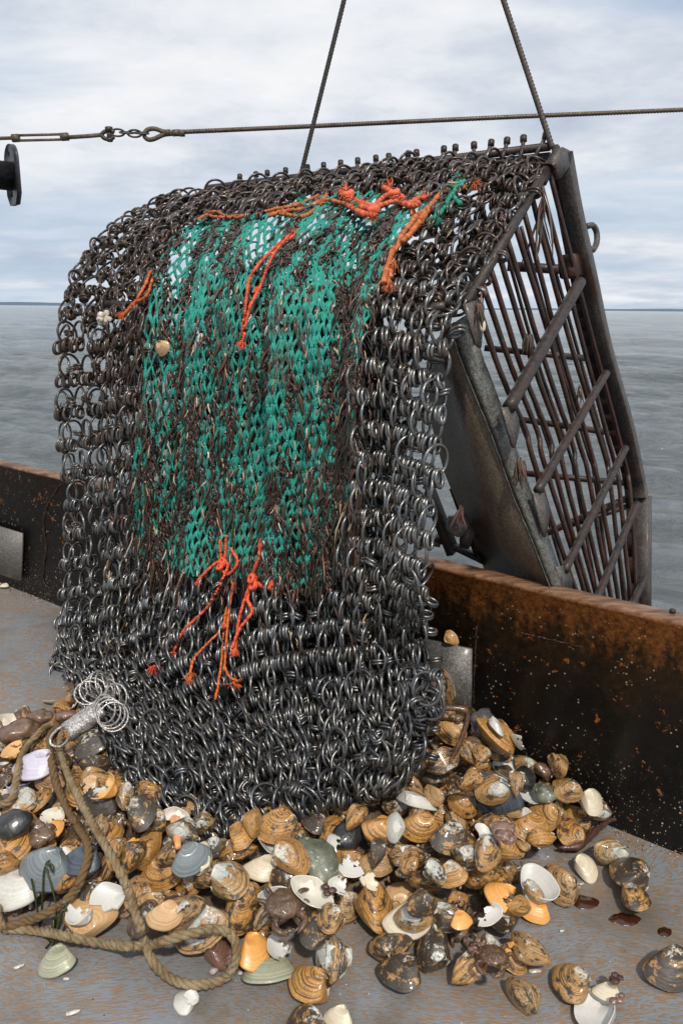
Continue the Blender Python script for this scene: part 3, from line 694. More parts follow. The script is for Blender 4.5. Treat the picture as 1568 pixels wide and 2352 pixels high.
def lattice(NCO, b_pitch, off, s0, s1, front, u0=0.0, u1=1.0, dark=0.0, skip=0.0):
    nr = int(round(MEAN / b_pitch))
    for j in range(nr):
        s = (j + .5) / nr
        if s < s0 or s > s1: continue
        wild = .75 * min(1.0, max(0, (s - .80) * 6))
        open_ = 1 - min(1, max(0, s - .1) * 2.2)
        for i in range(-1, NCO):
            if i < 0 and (not front or j % 2 == 0): continue
            u = u0 + (u1 - u0) * (i + .5 * (j % 2) + .25) / NCO
            if u > 1: continue
            u = max(u, 0.002)
            p, n, dn, ac = frame(u, s, off + rnd.uniform(-.008, .008) * (1 + wild))
            x, y = proj(p)
            if front and inside(x, y): continue
            if rnd.random() < skip: continue
            sg = 1 if (i + j) % 2 else -1
            ang = sg * (math.radians(60) - .30 * open_) + rnd.gauss(0, .14 + .34 * wild); tip = rnd.gauss(0, .06 + .34 * wild)
            vw = unit(CO - p); a2 = np.cross(n, dn); ang += .8 * math.atan2(vw @ a2, vw @ n)
            X, Y, Z = orient(n, dn, ang, tip)
            c = p + ac * rnd.gauss(0, .003 + .009 * wild) + dn * rnd.gauss(0, .003 + .008 * wild) + n * rnd.gauss(0, .004 + .012 * wild)
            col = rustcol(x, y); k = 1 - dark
            col = (col[0], col[1] * k, col[2])  # dark layers: shade inside the bag goes into the ring tone
            RINGS.append((c, X, Y, Z, .0400 * rnd.uniform(.97, 1.03), col, front))
            # link pairs at the ring's foot, left and right, and one at its side
            for sd_ in (-1, 1):
                q_, n2, dn2, ac2 = p + dn * (MEAN / nr * .5) + ac * sd_ * .011 * (1 + open_), n, dn, ac
                for l in (-1, 1):
                    aa = math.radians(90) + rnd.gauss(0, .10 + .32 * wild) + l * .04; X, Y, Z = orient(n2, dn2, aa, sd_ * .10 + rnd.gauss(0, .09 + .32 * wild))
                    lc = (col[0] * .4, min(1, col[1] * 1.15), .9) if x > 800 and y > 620 and dark == 0 else col
                    LINKS.append((q_ + ac2 * l * .0046 + n2 * rnd.uniform(-.002, .010) + (npr.normal(0, .004, 3) * wild), Y, X, Z, .0166 * rnd.uniform(.94, 1.08), lc, front))
            if rnd.random() < .25 + .5 * open_:
                X, Y, Z = orient(n, ac, math.radians(90) + rnd.gauss(0, .3), rnd.gauss(0, .2))
                for l in (-1, 1): LINKS.append((p + ac * .037 + dn * (l * .0042) + n * rnd.uniform(-.004, .004), Y, X, Z, .0145, col, front))
lattice(35, .087, 0.0, 0.035, 1.0, True)
lattice(23, .089, -.075, .24, .97, False, u0=.02, u1=.90, dark=.35, skip=.15)  # inner layers, their shade painted as darker ring colour
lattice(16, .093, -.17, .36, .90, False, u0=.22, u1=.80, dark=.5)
lattice(27, .070, -.035, .82, 1.0, True, dark=.1)
lattice(27, .070, .022, .86, .99, True, u0=.05, u1=.98)
# loose bulges of rings round the foot: left side and right corner
def blob(cx, cy, n_, rx, ry, cnt, col=None):
    for _ in range(cnt):
        a = rnd.uniform(0, 2 * PI); q_ = math.sqrt(rnd.random()); x, y = cx + rx * q_ * math.cos(a), cy + ry * q_ * math.sin(a)
        p = pn(x, y, n_ + rnd.uniform(-.05, .03)); X, Y, Z = orient(NI, -UP, rnd.gauss(0, .8), rnd.gauss(0, .6)); cc = rustcol(x, y)
        RINGS.append((p, X, Y, Z, .041 * rnd.uniform(.93, 1.03), cc, True))
        for _k in range(2):
            q2 = p + Y * rnd.choice((-1, 1)) * .04 + X * rnd.uniform(-.02, .02)
            ax_ = unit(npr.normal(0, 1, 3) * .5 + X)
            for l in (-1, 1):
                y2 = unit(np.cross(ax_, NI)); LINKS.append((q2 + ax_ * l * .0045, np.cross(y2, ax_), y2, ax_, .0150, cc, True))
blob(185, 1500, .74, 55, 85, 34); blob(165, 1560, .74, 35, 50, 10); blob(255, 1580, .86, 60, 40, 16); blob(330, 1750, .98, 60, 60, 22); blob(870, 1745, .90, 40, 40, 6); blob(560, 1840, 1.02, 150, 30, 26); blob(975, 1600, .84, 16, 60, 5); blob(420, 1690, .95, 120, 60, 30); blob(225, 1650, .86, 45, 25, 8)
# side panel of the bag along the mouth tube, rings hanging off it
for k in range(12):
    t_ = k / 11; p = A + (B - A) * (.03 + .97 * t_) + UP * .0
    for q_ in range(2):
        c = p + NI * rnd.uniform(-.01, .02) + E * (.045 + .035 * q_) - UP * (.01 + .02 * q_) + npr.normal(0, .006, 3); X, Y, Z = orient(unit(NI - E * .3), -UP, rnd.gauss(0, .7), rnd.gauss(0, .5)); x, y = proj(c)
        RINGS.append((c, X, Y, Z, .037, rustcol(x, y), True))
        for l in (-1, 1): LINKS.append((c + E * .03 + UP * l * .0045 + npr.normal(0, .003, 3), NI, E, UP, .0145, rustcol(x, y), True))
def place_all(lst, tv, tf, name, big, n_single, r_name):
    # the hundred that show largest become parts of their own, the rest one part
    sc = []
    for k, (c, X, Y, Z, s, col, fr) in enumerate(lst):
        x, y = proj(c); sc.append((s / depth(c) * (1 if fr else .1) * (1 if 0 < x < 1568 else .01), k))
    top = set(k for _, k in sorted(sc, reverse=True)[:n_single])
    cols = [(.12, .95, .4), (.3, .8, .7), (.2, .7, .15), (.5, .8, .5)]
    protos = []
    for c_ in cols:
        mb = MB(); mb.add(tv, tf, c_); protos.append(mb.mesh(name, MAT['ring']))
    mb = MB(); o0 = np.array(D0.location)
    Vs = []; Cs = []; Fs = []
    nv = len(tv); farr = np.array(tf); cnt = 0
    for k, (c, X, Y, Z, s, col, fr) in enumerate(lst):
        if k in top:
            x, y = proj(c); pi_ = 3 if y < 900 else (0 if col[1] > .8 else (2 if col[1] < .62 else 1))
            ob = bpy.data.objects.new(r_name, protos[pi_]); COL.objects.link(ob); ob.parent = D0
            M_ = Matrix(((X[0] * s, Y[0] * s, Z[0] * s, c[0] - o0[0]), (X[1] * s, Y[1] * s, Z[1] * s, c[1] - o0[1]), (X[2] * s, Y[2] * s, Z[2] * s, c[2] - o0[2]), (0, 0, 0, 1))); ob.matrix_local = M_
        else:
            Vs.append(c + s * (tv[:, :1] * X + tv[:, 1:2] * Y + tv[:, 2:3] * Z)); Cs.append(np.tile(col, (nv, 1))); Fs.append(farr + cnt * nv); cnt += 1
    mb.v = Vs; mb.c = Cs; mb.f = np.vstack(Fs).tolist(); mb.uv = [np.zeros((cnt * nv, 2))]; mb.n = cnt * nv
    tag(mb.build(name, MAT['ring'], D0), kind='stuff')
place_all(RINGS, RT, RF, 'ring_mesh', True, 100, 'steel_ring')
place_all(LINKS, LT, LF, 'link_mesh', True, 100, 'connecting_link')
print('rings', len(RINGS), 'links', len(LINKS))
# hook bolts over the top bar
for k in range(19):
    t_ = (k + .3 + rnd.uniform(-.33, .33)) / 19; xb = 1256 - t_ * 740; yb = 341 + t_ * 92
    p = pn(xb, yb, 0); mb = MB(); h = .034
    lean = E * rnd.uniform(-.006, .006)
    pts = [p + UP * h + lean * 2 - NI * .004, p + UP * .012 + NI * .006 + lean, p + NI * .022 - UP * .012, p + NI * .024 - UP * .05 + E * .01, p + NI * .012 - UP * .075 + E * .018, p - NI * .0 - UP * .07 + E * .0]
    tube(mb, catmull(pts, 20), .0062, 8); q_ = p + UP * h + lean * 2 - NI * .004; d_ = unit(UP + lean * 20)
    hb = mb.build('hook_bolt', MAT['frame'], D0); mb = MB(); tube(mb, [q_ - d_ * .008, q_ + d_ * .010], .0108, 6); tube(mb, [q_ + d_ * .010, q_ + d_ * .013], .007, 8)
    nu_ = mb.build('nut', MAT['frame'], D0, smooth=False); nu_.parent = hb; nu_.location = (0, 0, 0)

# ---------------------------------------------------------------- green net panel
mb = MB(); NCO = 176; NRW = int(MEAN / .036)
knots = {}
for j in range(NRW + 1):
    s = j / NRW
    for i in range(NCO):
        if (i + j) % 2: continue
        u = i / (NCO - 1)
        if not .12 < u < .93: continue
        p, n, dn, ac = frame(u, s, .006)
        x, y = proj(p)
        if inside(x, y):
            hole = nz((u * 9, s * 9, 4)) 
            knots[(i, j)] = (p + ac * rnd.gauss(0, .0022) + dn * rnd.gauss(0, .003) + n * (rnd.gauss(0, .003) + .004 * nz((u * 40, s * 40, 1))), n, dn, ac, hole)
def qtube(mb, P, r, k=5):
    tube(mb, P, r, k, None, cap=False)
def strand(a, b_, n, ac, sag=0.0):
    for l in (-1, 1):
        o = ac * l * .0024; m_ = (a + b_) / 2 + n * (.004 + rnd.uniform(-.002, .003)) + o * 1.3 + ac * rnd.gauss(0, .0015)
        qtube(mb, [a + o * .7, (a + m_) / 2 + o * .3 + n * .001, m_, (b_ + m_) / 2 + o * .3 + n * .001, b_ + o * .7], [.0024, .0031, .0032, .0031, .0024])
KV, KF = ICO[1]
for (i, j), (p, n, dn, ac, hole) in knots.items():
    mb.add(p + n * .001 + (KV[:, :1] * ac * .0062 + KV[:, 1:2] * dn * .0058 + KV[:, 2:3] * n * .0052) * rnd.uniform(.75, 1.15), KF)
    for di in (-1, 1):
        q_ = knots.get((i + di, j + 1))
        if q_ and rnd.random() > .03: strand(p, q_[0], n, ac)
tag(mb.build('net_panel', MAT['net'], D0), label=None)
# frayed green tufts along the net's top and foot
def fray(mb, p, d, n_, L, r, col, spread=.5):
    for _ in range(n_):
        v = unit(d + npr.normal(0, spread, 3)); v2 = unit(v + npr.normal(0, .4, 3) - UP * .3)
        tube(mb, [p + npr.normal(0, .002, 3), p + v * L * .5, p + v * L * .5 + v2 * L * rnd.uniform(.3, .6)], [r, r * .8, r * .5], 4, col, cap=False)
# ---------------------------------------------------------------- orange twine pieces, tied into the net
def on_bag(x, y, out=.012):
    # nearest bag point to a picture position
    best = None
    vv = TABP
    d2 = (vv[:, :, 0] - x) ** 2 + (vv[:, :, 1] - y) ** 2; i, j = np.unravel_index(np.argmin(d2), d2.shape)
    u = i / (NU - 1); L = ARC[i, j] / ARC[i, -1]; p, n, dn, ac = frame(u, L, 0.0); dd = depth(p) - out * 1.7; r_ = ray(x, y)
    return CO + r_ * dd + n * .0, n, dn, ac
TABP = np.array([[proj(p) for p in row] for row in TAB])
OR1, OR2, OR3 = (.90, .125, .05), (.80, .17, .03), (.66, .19, .06)
def twine(lines, col, r=.0038, fr=(), knots_=(), out=.016, nm='orange_twine'):
    mb = MB()
    for ln in lines:
        P_ = catmull([on_bag(x, y, out)[0] for x, y in ln], 12 * len(ln)); P_ = P_ + np.cumsum(npr.normal(0, .0005, P_.shape), 0)
        cc = np.clip(np.array(col) * (.82 + npr.normal(0, .22, (len(P_), 1))), 0, 1); tube(mb, P_, np.full(len(P_), r) * (1 + .1 * npr.normal(0, 1, len(P_))), 8, cc, twist=2 * PI / .02, lobes=3, lobe=.14)
    for x, y in knots_:
        p, n, dn, ac = on_bag(x, y, out + .006)
        for k in range(4):
            a = rnd.uniform(0, PI); X = ac * math.cos(a) + dn * math.sin(a); Y = unit(np.cross(n, X) + n * .3)
            tube(mb, [p + (X * math.cos(t_) + Y * math.sin(t_)) * .011 + n * .004 * math.sin(t_ * 2) for t_ in np.linspace(0, 2 * PI, 16)], r, 7, col, lobes=3, lobe=.1)
    for x, y, dx, dy, sz in fr:
        p = on_bag(x, y, out + .004)[0]; q_ = on_bag(x + dx, y + dy, out)[0]; fray(mb, p, unit(q_ - p), 34, sz, .0011, col, .45)
    return mb.build(nm, MAT['twine'], D0)
twine([[(748, 445), (715, 470), (690, 510), (650, 555), (618, 600), (595, 665), (572, 710), (556, 785)], [(735, 462), (700, 500), (668, 545), (640, 562), (600, 600), (575, 640), (566, 700), (554, 790)], [(757, 438), (742, 456), (720, 468)]], OR1, .0052, fr=((590, 660, 0, 8, .02), (556, 786, 0, 14, .022), (745, 440, -4, -8, .018)), out=.028)
twine([[(348, 622), (330, 665), (308, 695), (285, 722)], [(350, 640), (335, 680), (305, 700), (280, 726)]], OR2, .0045, fr=((284, 720, -8, 10, .026), (312, 692, -6, 10, .018)), out=.065)
twine([[(520, 1230), (515, 1290), (495, 1300), (455, 1340)], [(515, 1290), (520, 1310), (480, 1390), (425, 1450), (398, 1502)], [(530, 1260), (545, 1290), (520, 1320), (500, 1305)], [(505, 1240), (508, 1280)]], OR1, .0046, knots_=((505, 1300), (512, 1292)), fr=((456, 1338, -6, 6, .016), (398, 1500, -2, 6, .012)), out=.03)
twine([[(597, 1235), (592, 1290), (580, 1325), (560, 1390), (545, 1440), (540, 1500)], [(582, 1330), (572, 1375), (580, 1410), (555, 1450), (536, 1496)], [(615, 1250), (618, 1310), (625, 1345), (600, 1352), (580, 1330)]], OR1, .0048, knots_=((578, 1330), (618, 1345), (582, 1345)), fr=((540, 1492, -2, 10, .024), (596, 1250, 0, 20, .016)), out=.03)
twine([[(540, 1335), (520, 1400), (510, 1440), (470, 1485), (440, 1520), (434, 1560)], [(536, 1338), (524, 1390), (514, 1420), (505, 1500), (500, 1560), (492, 1610)], [(540, 1340), (528, 1400), (525, 1460), (520, 1530), (528, 1560), (545, 1572)], [(536, 1345), (520, 1410), (512, 1445)]], OR2, .0038, fr=((436, 1545, -2, 12, .030), (535, 1570, 6, 2, .028), (436, 1560, 0, 8, .02)), out=.03)
twine([[(352, 1530), (362, 1535)]], OR1, .004, fr=((352, 1535, -3, 3, .03),), out=.03)
twine([[(612, 500), (650, 488), (700, 478), (745, 462), (790, 470)], [(640, 492), (690, 500), (720, 486)]], OR3, .006, fr=((655, 490, 4, -6, .026), (735, 470, 6, -6, .028)), out=.035)
# ragged orange lashing along the upper edge
twine([[(455, 505), (480, 490), (505, 488), (530, 500), (560, 500), (600, 494), (640, 480), (690, 470), (735, 448)], [(470, 495), (500, 498), (545, 495), (585, 500), (640, 488), (680, 468)]], OR3, .0052, fr=((480, 492, 5, 4, .024), (690, 468, 0, 8, .022)), out=.045)
twine([[(780, 440), (800, 450), (830, 462), (858, 470), (880, 452), (905, 445), (935, 470), (970, 455)], [(790, 455), (830, 480), (870, 480), (910, 468), (950, 480), (970, 470)], [(880, 430), (900, 440), (925, 450), (950, 478)], [(795, 470), (830, 490), (860, 498)]], (.88, .17, .07), .0078, knots_=((800, 448), (858, 482), (905, 445)), fr=((795, 438, -6, -4, .034), (895, 428, -4, -4, .036), (850, 490, 6, 8, .034), (970, 456, 6, -6, .03), (800, 446, -8, 4, .03), (830, 470, 4, -8, .03)), out=.045)
twine([[(1085, 415), (1060, 430), (1035, 428), (1010, 450), (985, 480), (960, 498), (945, 520), (925, 545), (905, 580), (895, 620), (890, 650)], [(1075, 425), (1050, 425), (1020, 445), (990, 470), (968, 505), (940, 540), (915, 560), (895, 600), (897, 640)], [(1000, 462), (975, 490), (950, 530), (920, 560)]], OR3, .0075, fr=((1088, 422, 8, 4, .03), (893, 640, 0, 12, .036), (905, 600, -4, 8, .03), (965, 495, -4, 8, .024)), out=.042)
for ln_, fr2 in (([(1050, 412), (1045, 440), (1030, 465), (1010, 500)], ((1050, 412, 0, -8, .026), (1005, 500, 0, 8, .024))), ([(1035, 420), (1040, 450), (1060, 470)], ((1028, 466, 0, 8, .02),)), ([(1010, 470), (1000, 500), (985, 512)], ()), ([(685, 458), (700, 470)], ((690, 455, 6, 6, .024),)), ([(450, 498), (462, 512)], ((452, 498, -5, -5, .018),)), ([(840, 470), (820, 492)], ((818, 470, 5, 8, .026),))):
    twine([ln_], (.02, .30, .20), .0065, fr=fr2, out=.045, nm='green_twine')

# ---------------------------------------------------------------- weed and shell bits caught in the net (nobody could count them)
mbw = MB(); mbs = MB()
BR = [(.045, .020, .012), (.070, .030, .018), (.030, .016, .010), (.09, .042, .024), (.035, .026, .010)]
DK = [(.018, .014, .008), (.030, .026, .010), (.012, .010, .008)]
BG = [(.50, .39, .24), (.64, .53, .38), (.72, .68, .60), (.30, .20, .12), (.45, .30, .16), (.35, .15, .09)]
def ribbon(mb, p, n, dn, ac, L, w_, col, curl=.3, flat=True):
    m_ = 5; q_ = p.copy(); P_ = [q_.copy()]; d_ = unit(dn * 1 + ac * rnd.gauss(0, curl))
    for k in range(m_ - 1):
        d_ = unit(d_ + ac * rnd.gauss(0, curl * .6) + n * rnd.gauss(0, .2) + dn * .2); q_ = q_ + d_ * L / (m_ - 1); P_.append(q_.copy())
    P_ = np.array(P_); wd = np.array((.5, 1, .9, .8, .25)) * w_; tube(mb, P_, wd, 4, col, cap=False)
cnt = 0
while cnt < 5600:
    u, s = rnd.uniform(.10, .92), rnd.uniform(.03, .80); p, n, dn, ac = frame(u, s, .010)
    x, y = proj(p)
    ins = inside(x, y)
    if not ins and rnd.random() > (.20 if y < 1500 else 0): continue
    den = .42 + .95 * nz((u * 10, s * 14, 8)) + (.35 if x + rnd.gauss(0, 25) < 410 or x + rnd.gauss(0, 25) > 770 else 0) + (.22 if y > 950 else 0) - (.25 if y < 640 else 0)
    if y < 640 and y > 520 and x < 760: den += .3
    if rnd.random() > den: cnt += 1; continue
    cnt += 1; r_ = rnd.random(); p = p + n * rnd.uniform(-.004, .008)
    if r_ < .56: ribbon(mbw, p, n, dn, ac, rnd.uniform(.02, .07), rnd.uniform(.0025, .006), rnd.choice(BR), .35)
    elif r_ < .74: ribbon(mbw, p, n, dn, ac, rnd.uniform(.04, .11), rnd.uniform(.0012, .0028), rnd.choice(DK), .4)
    elif r_ < .97 and (y > 620 or rnd.random() < .4): ribbon(mbs, p, n, dn, ac, rnd.uniform(.012, .040), rnd.uniform(.0016, .0040), rnd.choice(BG), .5)
    else:
        v, f = ICO[1]; mbs.add(p + (v * npr.uniform(.6, 1.3, v.shape)) * rnd.uniform(.002, .0045), f, rnd.choice(BG))
# fluffy brown growth patches, thick down both sides and towards the foot
for _ in range(620):
    u, s = rnd.uniform(.15, .88), rnd.uniform(.06, .74); p, n, dn, ac = frame(u, s, .012); x, y = proj(p)
    if not inside(x, y): continue
    wt = .14 + .6 * max(0, min(1, (450 - x + rnd.gauss(0, 25)) / 90)) + .5 * max(0, min(1, (x - 720 + rnd.gauss(0, 25)) / 100)) * (1 if y > 700 else .3) + (.3 if y > 1080 else 0) + (.3 if 520 < y < 640 and x < 720 else 0) + .5 * nz((u * 7, s * 5, 3))
    if rnd.random() > wt: continue
    for k in range(rnd.randint(10, 34)):
        ribbon(mbw, p + ac * rnd.gauss(0, .008) + dn * rnd.gauss(0, .030) + n * rnd.uniform(0, .005), n, dn, ac, rnd.uniform(.010, .030), rnd.uniform(.003, .006), rnd.choice(BR[:3]), .9)
# long strings of weed hanging off the net's sides and foot
for (x, y, L, c_) in [(rnd.uniform(770, 830), rnd.uniform(640, 1250), rnd.uniform(.1, .22), 0) for _ in range(150)] + [(rnd.uniform(300, 350), rnd.uniform(680, 1250), rnd.uniform(.08, .2), 0) for _ in range(110)] + [(rnd.uniform(310, 750), rnd.uniform(1240, 1330), rnd.uniform(.06, .16), 0) for _ in range(150)] + [(rnd.uniform(1090, 1110), rnd.uniform(640, 720), .06, 0) for _ in range(6)]:
    p, n, dn, ac = on_bag(x, y, .016)
    ribbon(mbw, p, n, -UP, ac, L, rnd.uniform(.0012, .003), rnd.choice(DK + BR[:2]), .22)
    if rnd.random() < .12: ribbon(mbs, p + n * .004, n, -UP, ac, L * .5, .0022, rnd.choice(BG), .25)
# pink-brown growth on the rings round the net
for _ in range(260):
    u, s = rnd.uniform(0, 1), rnd.uniform(.02, .6); p, n, dn, ac = frame(u, s, .008); x, y = proj(p)
    if inside(x, y): continue
    for k in range(3): ribbon(mbw if rnd.random() < .8 else mbs, p + npr.normal(0, .008, 3), n, dn, ac, rnd.uniform(.01, .03), rnd.uniform(.002, .004), rnd.choice([(.10, .045, .035), (.06, .028, .018), (.13, .06, .04), (.05, .03, .012)]), .7)
# scraps hanging in the cage
for x, y, yy in ((1250, 440, 620), (1215, 760, 820), (1333, 880, 930), (1195, 1050, 1130), (1103, 690, 760), (1058, 1160, 1230)):
    for k in range(7 if x != 1195 else 26):
        p = gpn(x + rnd.gauss(0, 4), y + rnd.uniform(0, 14), .03); L = np.linalg.norm(gpn(x, yy, .03) - p) * rnd.uniform(.4, 1)
        ribbon(mbw, p, GN, -UP, unit(np.cross(GN, UP)), L, rnd.uniform(.002, .005), rnd.choice([(.13, .05, .03), (.09, .04, .025), (.06, .05, .02)]), .2)
tag(mbw.build('seaweed', MAT['weed']), 'wet brown seaweed and growth tangled over the green net and rings', 'seaweed', kind='stuff')
tag(mbs.build('shell_bits', MAT['bits']), 'pale shell slivers and worm tubes caught all over the green net', 'shell bits', kind='stuff')
# ---------------------------------------------------------------- clams and everything spilled on the deck
def shell_mat():
    m, t, b = newmat('clam_shell'); g = G(t)
    oi = N(t, 'ShaderNodeObjectInfo'); oc = g.sep(oi.outputs['Color']); alp = oi.outputs['Alpha']
    uv = g.coord('UV'); us = g.sep(uv); sG = us[1]; an = g.m('MULTIPLY', us[0], 2 * PI)
    rad = g.m('POWER', sG, .8)
    cmb = N(t, 'ShaderNodeCombineXYZ'); g.lk(g.m('ADD', g.m('MULTIPLY', rad, 3.4), g.m('MULTIPLY', oc[0], 47)), cmb.inputs[0])
    g.lk(g.m('MULTIPLY', g.m('COSINE', an), .8), cmb.inputs[1]); g.lk(g.m('MULTIPLY', g.m('SINE', an), .8), cmb.inputs[2]); P = cmb.outputs[0]
    ob = g.vadd(g.coord('Object'), (0, 0, 0)); offs = N(t, 'ShaderNodeCombineXYZ'); g.lk(g.m('MULTIPLY', oc[0], 31), offs.inputs[0]); g.lk(g.m('MULTIPLY', oc[0], 17), offs.inputs[1])
    PO = g.vadd(ob, offs.outputs[0])
    c1 = N(t, 'ShaderNodeCombineXYZ'); g.lk(g.m('ADD', g.m('MULTIPLY', sG, 9.0), g.m('MULTIPLY', oc[0], 90)), c1.inputs[0]); g.lk(g.m('MULTIPLY', g.m('COSINE', an), .12), c1.inputs[1])
    ringn = g.noise(c1.outputs[0], 2.2, 6, .75)                                       # growth bands
    fine = g.noise(P, 9.0, 4, .7)
    base = g.mix(alp, (.48, .33, .165), (.62, .31, .075))
    base = g.mix(g.ramp(ringn, [(.40, 1.0), (.52, 0.0)]), base, (.10, .045, .018))
    base = g.mix(g.ramp(ringn, [(.56, 0.0), (.68, .6)]), base, (.72, .50, .24))
    base = g.mix(g.m('MULTIPLY', g.ramp(fine, [(.42, 1.0), (.56, 0.0)]), .45), base, (.12, .065, .03))
    pn_ = g.noise(PO, 7.0, 6, .62, .4); bn = g.noise(P, 1.6, 6, .65)
    dk = g.m('ADD', g.m('ADD', g.m('MULTIPLY', bn, .6), g.m('MULTIPLY', pn_, .4)), g.m('MULTIPLY', g.m('SUBTRACT', oc[1], .5), .34))
    base = g.mix(g.ramp(dk, [(.50, 0.0), (.56, .93)]), base, g.mix(fine, (.010, .010, .012), (.045, .04, .036)))
    br = g.noise(g.vadd(P, (5.3, 2.2, 7.7)), 1.5, 6, .68)
    bare = g.m('ADD', g.m('ADD', g.m('MULTIPLY', br, .75), g.m('MULTIPLY', pn_, .25)), g.m('MULTIPLY', g.m('SUBTRACT', oc[2], .5), .36))
    bare = g.m('ADD', bare, g.m('MULTIPLY', g.m('SUBTRACT', .42, sG), .28))
    bc = g.mix(g.ramp(g.noise(PO, 22, 5, .7), [(.35, 0.0), (.65, 1.0)]), (.30, .36, .38), (.66, .62, .52))
    bc = g.mix(g.ramp(sG, [(.10, 1.0), (.3, 0.0)]), bc, (.66, .64, .54))
    base = g.mix(g.ramp(bare, [(.53, 0.0), (.58, 1.0)]), base, bc)
    sp = g.ramp(g.vor(PO, 60), [(.06, .8), (.11, 0.0)])
    base = g.mix(g.m('MULTIPLY', sp, g.ramp(g.noise(PO, 18), [(.52, 0.0), (.6, 1.0)])), base, (.55, .42, .25))
    ins = g.sep(g.attr('col'))[0]
    wh = g.mix(g.ramp(g.noise(PO, 14, 4), [(.4, 0.0), (.7, 1.0)]), (.66, .64, .58), (.42, .45, .47))
    base = g.mix(ins, base, wh)
    t.links.new(base, b.inputs['Base Color']); g.val(b.inputs['Roughness'], g.m('ADD', g.m('MULTIPLY', pn_, .6), .10))
    g.val(b.inputs['Coat Weight'], g.ramp(pn_, [(.40, .15), (.60, .65)])); b.inputs['Coat Roughness'].default_value = .10
    c2 = N(t, 'ShaderNodeCombineXYZ'); g.lk(g.m('MULTIPLY', sG, 26), c2.inputs[0]); g.lk(g.m('MULTIPLY', g.m('COSINE', an), .3), c2.inputs[1]); g.lk(g.m('MULTIPLY', oc[0], 40), c2.inputs[2])
    h = g.m('ADD', g.noise(c2.outputs[0], 1.6, 4, .7), g.m('MULTIPLY', pn_, .5)); h = g.m('MULTIPLY', h, g.m('SUBTRACT', 1.0, g.m('MULTIPLY', ins, .8)))
    g.bump(h, .65, .0022, b); return m
def plain_shell(name, c1, c2, cin=(.74, .71, .66), rough=.3):
    m, t, b = newmat(name); g = G(t); oi = N(t, 'ShaderNodeObjectInfo'); oc = g.sep(oi.outputs['Color'])
    uv = g.sep(g.coord('UV')); cm = N(t, 'ShaderNodeCombineXYZ'); g.lk(g.m('ADD', g.m('MULTIPLY', uv[1], 9), g.m('MULTIPLY', oc[0], 60)), cm.inputs[0])
    rn = g.noise(cm.outputs[0], 2.0, 6, .7); on = g.noise(g.coord('Object'), 24, 5, .65)
    c = g.mix(g.ramp(rn, [(.38, 0.0), (.62, 1.0)]), c1, c2); c = g.mix(g.m('MULTIPLY', g.ramp(on, [(.52, 0.0), (.72, 1.0)]), .5), c, g.mix(1.0, c, (.55, .5, .48), 'MULTIPLY'))
    c = g.mix(g.ramp(g.noise(g.coord('Object'), 130, 2), [(.70, 0.0), (.74, .7)]), c, (.12, .08, .05))
    ins = g.sep(g.attr('col'))[0]; c = g.mix(ins, c, g.mix(on, cin, tuple(x * .82 for x in cin)))
    t.links.new(c, b.inputs['Base Color']); b.inputs['Roughness'].default_value = rough; b.inputs['Coat Weight'].default_value = .5; b.inputs['Coat Roughness'].default_value = .08
    g.bump(g.m('ADD', rn, on), .35, .0015, b); return m
MAT['shell'] = shell_mat()
MAT['cream'] = plain_shell('cream_shell', (.60, .50, .34), (.72, .66, .52), (.74, .70, .60))
MAT['white'] = plain_shell('white_shell', (.50, .48, .42), (.64, .63, .58), (.68, .67, .63))
MAT['orange'] = plain_shell('orange_shell', (.70, .30, .055), (.80, .42, .13), (.80, .45, .18))
MAT['peach'] = plain_shell('peach_shell', (.48, .27, .12), (.66, .45, .24))
MAT['blue'] = plain_shell('blue_grey_shell', (.09, .115, .135), (.27, .30, .30), (.36, .39, .41))
MAT['navy'] = plain_shell('blue_black_shell', (.022, .030, .042), (.10, .13, .16), (.14, .165, .20))
MAT['purple'] = plain_shell('lilac_shell', (.50, .47, .60), (.66, .62, .70), (.60, .55, .68))
MAT['redshell'] = plain_shell('dark_red_shell', (.075, .028, .02), (.22, .12, .085))
MAT['mossy'] = plain_shell('mossy_shell', (.17, .20, .13), (.46, .44, .31))
def stone_mat(name, a, b_, sc=16, sp=(.5, .5, .45), coat=.5):
    m, t, b = newmat(name); g = G(t); v = g.coord('Object'); n = g.noise(v, sc, 6, .65); n2 = g.noise(v, sc * 6, 4, .6)
    c = g.mix(g.ramp(n, [(.35, 0.0), (.65, 1.0)]), a, b_); c = g.mix(g.ramp(n2, [(.60, 0.0), (.68, .8)]), c, sp)
    t.links.new(c, b.inputs['Base Color']); g.val(b.inputs['Roughness'], g.m('ADD', g.m('MULTIPLY', n2, .3), .2)); b.inputs['Coat Weight'].default_value = coat; b.inputs['Coat Roughness'].default_value = .15
    g.bump(g.m('ADD', n, n2), .7, .003, b); return m
MAT['st_black'] = stone_mat('wet_black_stone', (.012, .012, .014), (.035, .034, .034), sp=(.08, .08, .08))
MAT['st_grey'] = stone_mat('grey_stone', (.06, .062, .06), (.13, .125, .115), sp=(.32, .32, .30))
MAT['st_green'] = stone_mat('green_grey_rock', (.07, .078, .05), (.20, .21, .15), sp=(.5, .5, .42))
MAT['st_brown'] = stone_mat('brown_rock', (.085, .045, .028), (.20, .125, .08), sp=(.35, .24, .17))
MAT['st_pink'] = stone_mat('crusted_pink_brown', (.11, .05, .038), (.28, .17, .13), 22, sp=(.55, .45, .38))
MAT['crab'] = stone_mat('crab_shell', (.055, .030, .015), (.135, .080, .045), 30, sp=(.28, .19, .11), coat=.25)
MAT['crab_spot'] = stone_mat('spotted_crab_shell', (.06, .028, .014), (.12, .06, .03), 40, sp=(.55, .36, .18), coat=.3)
MAT['crab_dark'] = stone_mat('dark_crab_shell', (.045, .020, .015), (.10, .045, .035), 30, sp=(.2, .12, .1), coat=.3)
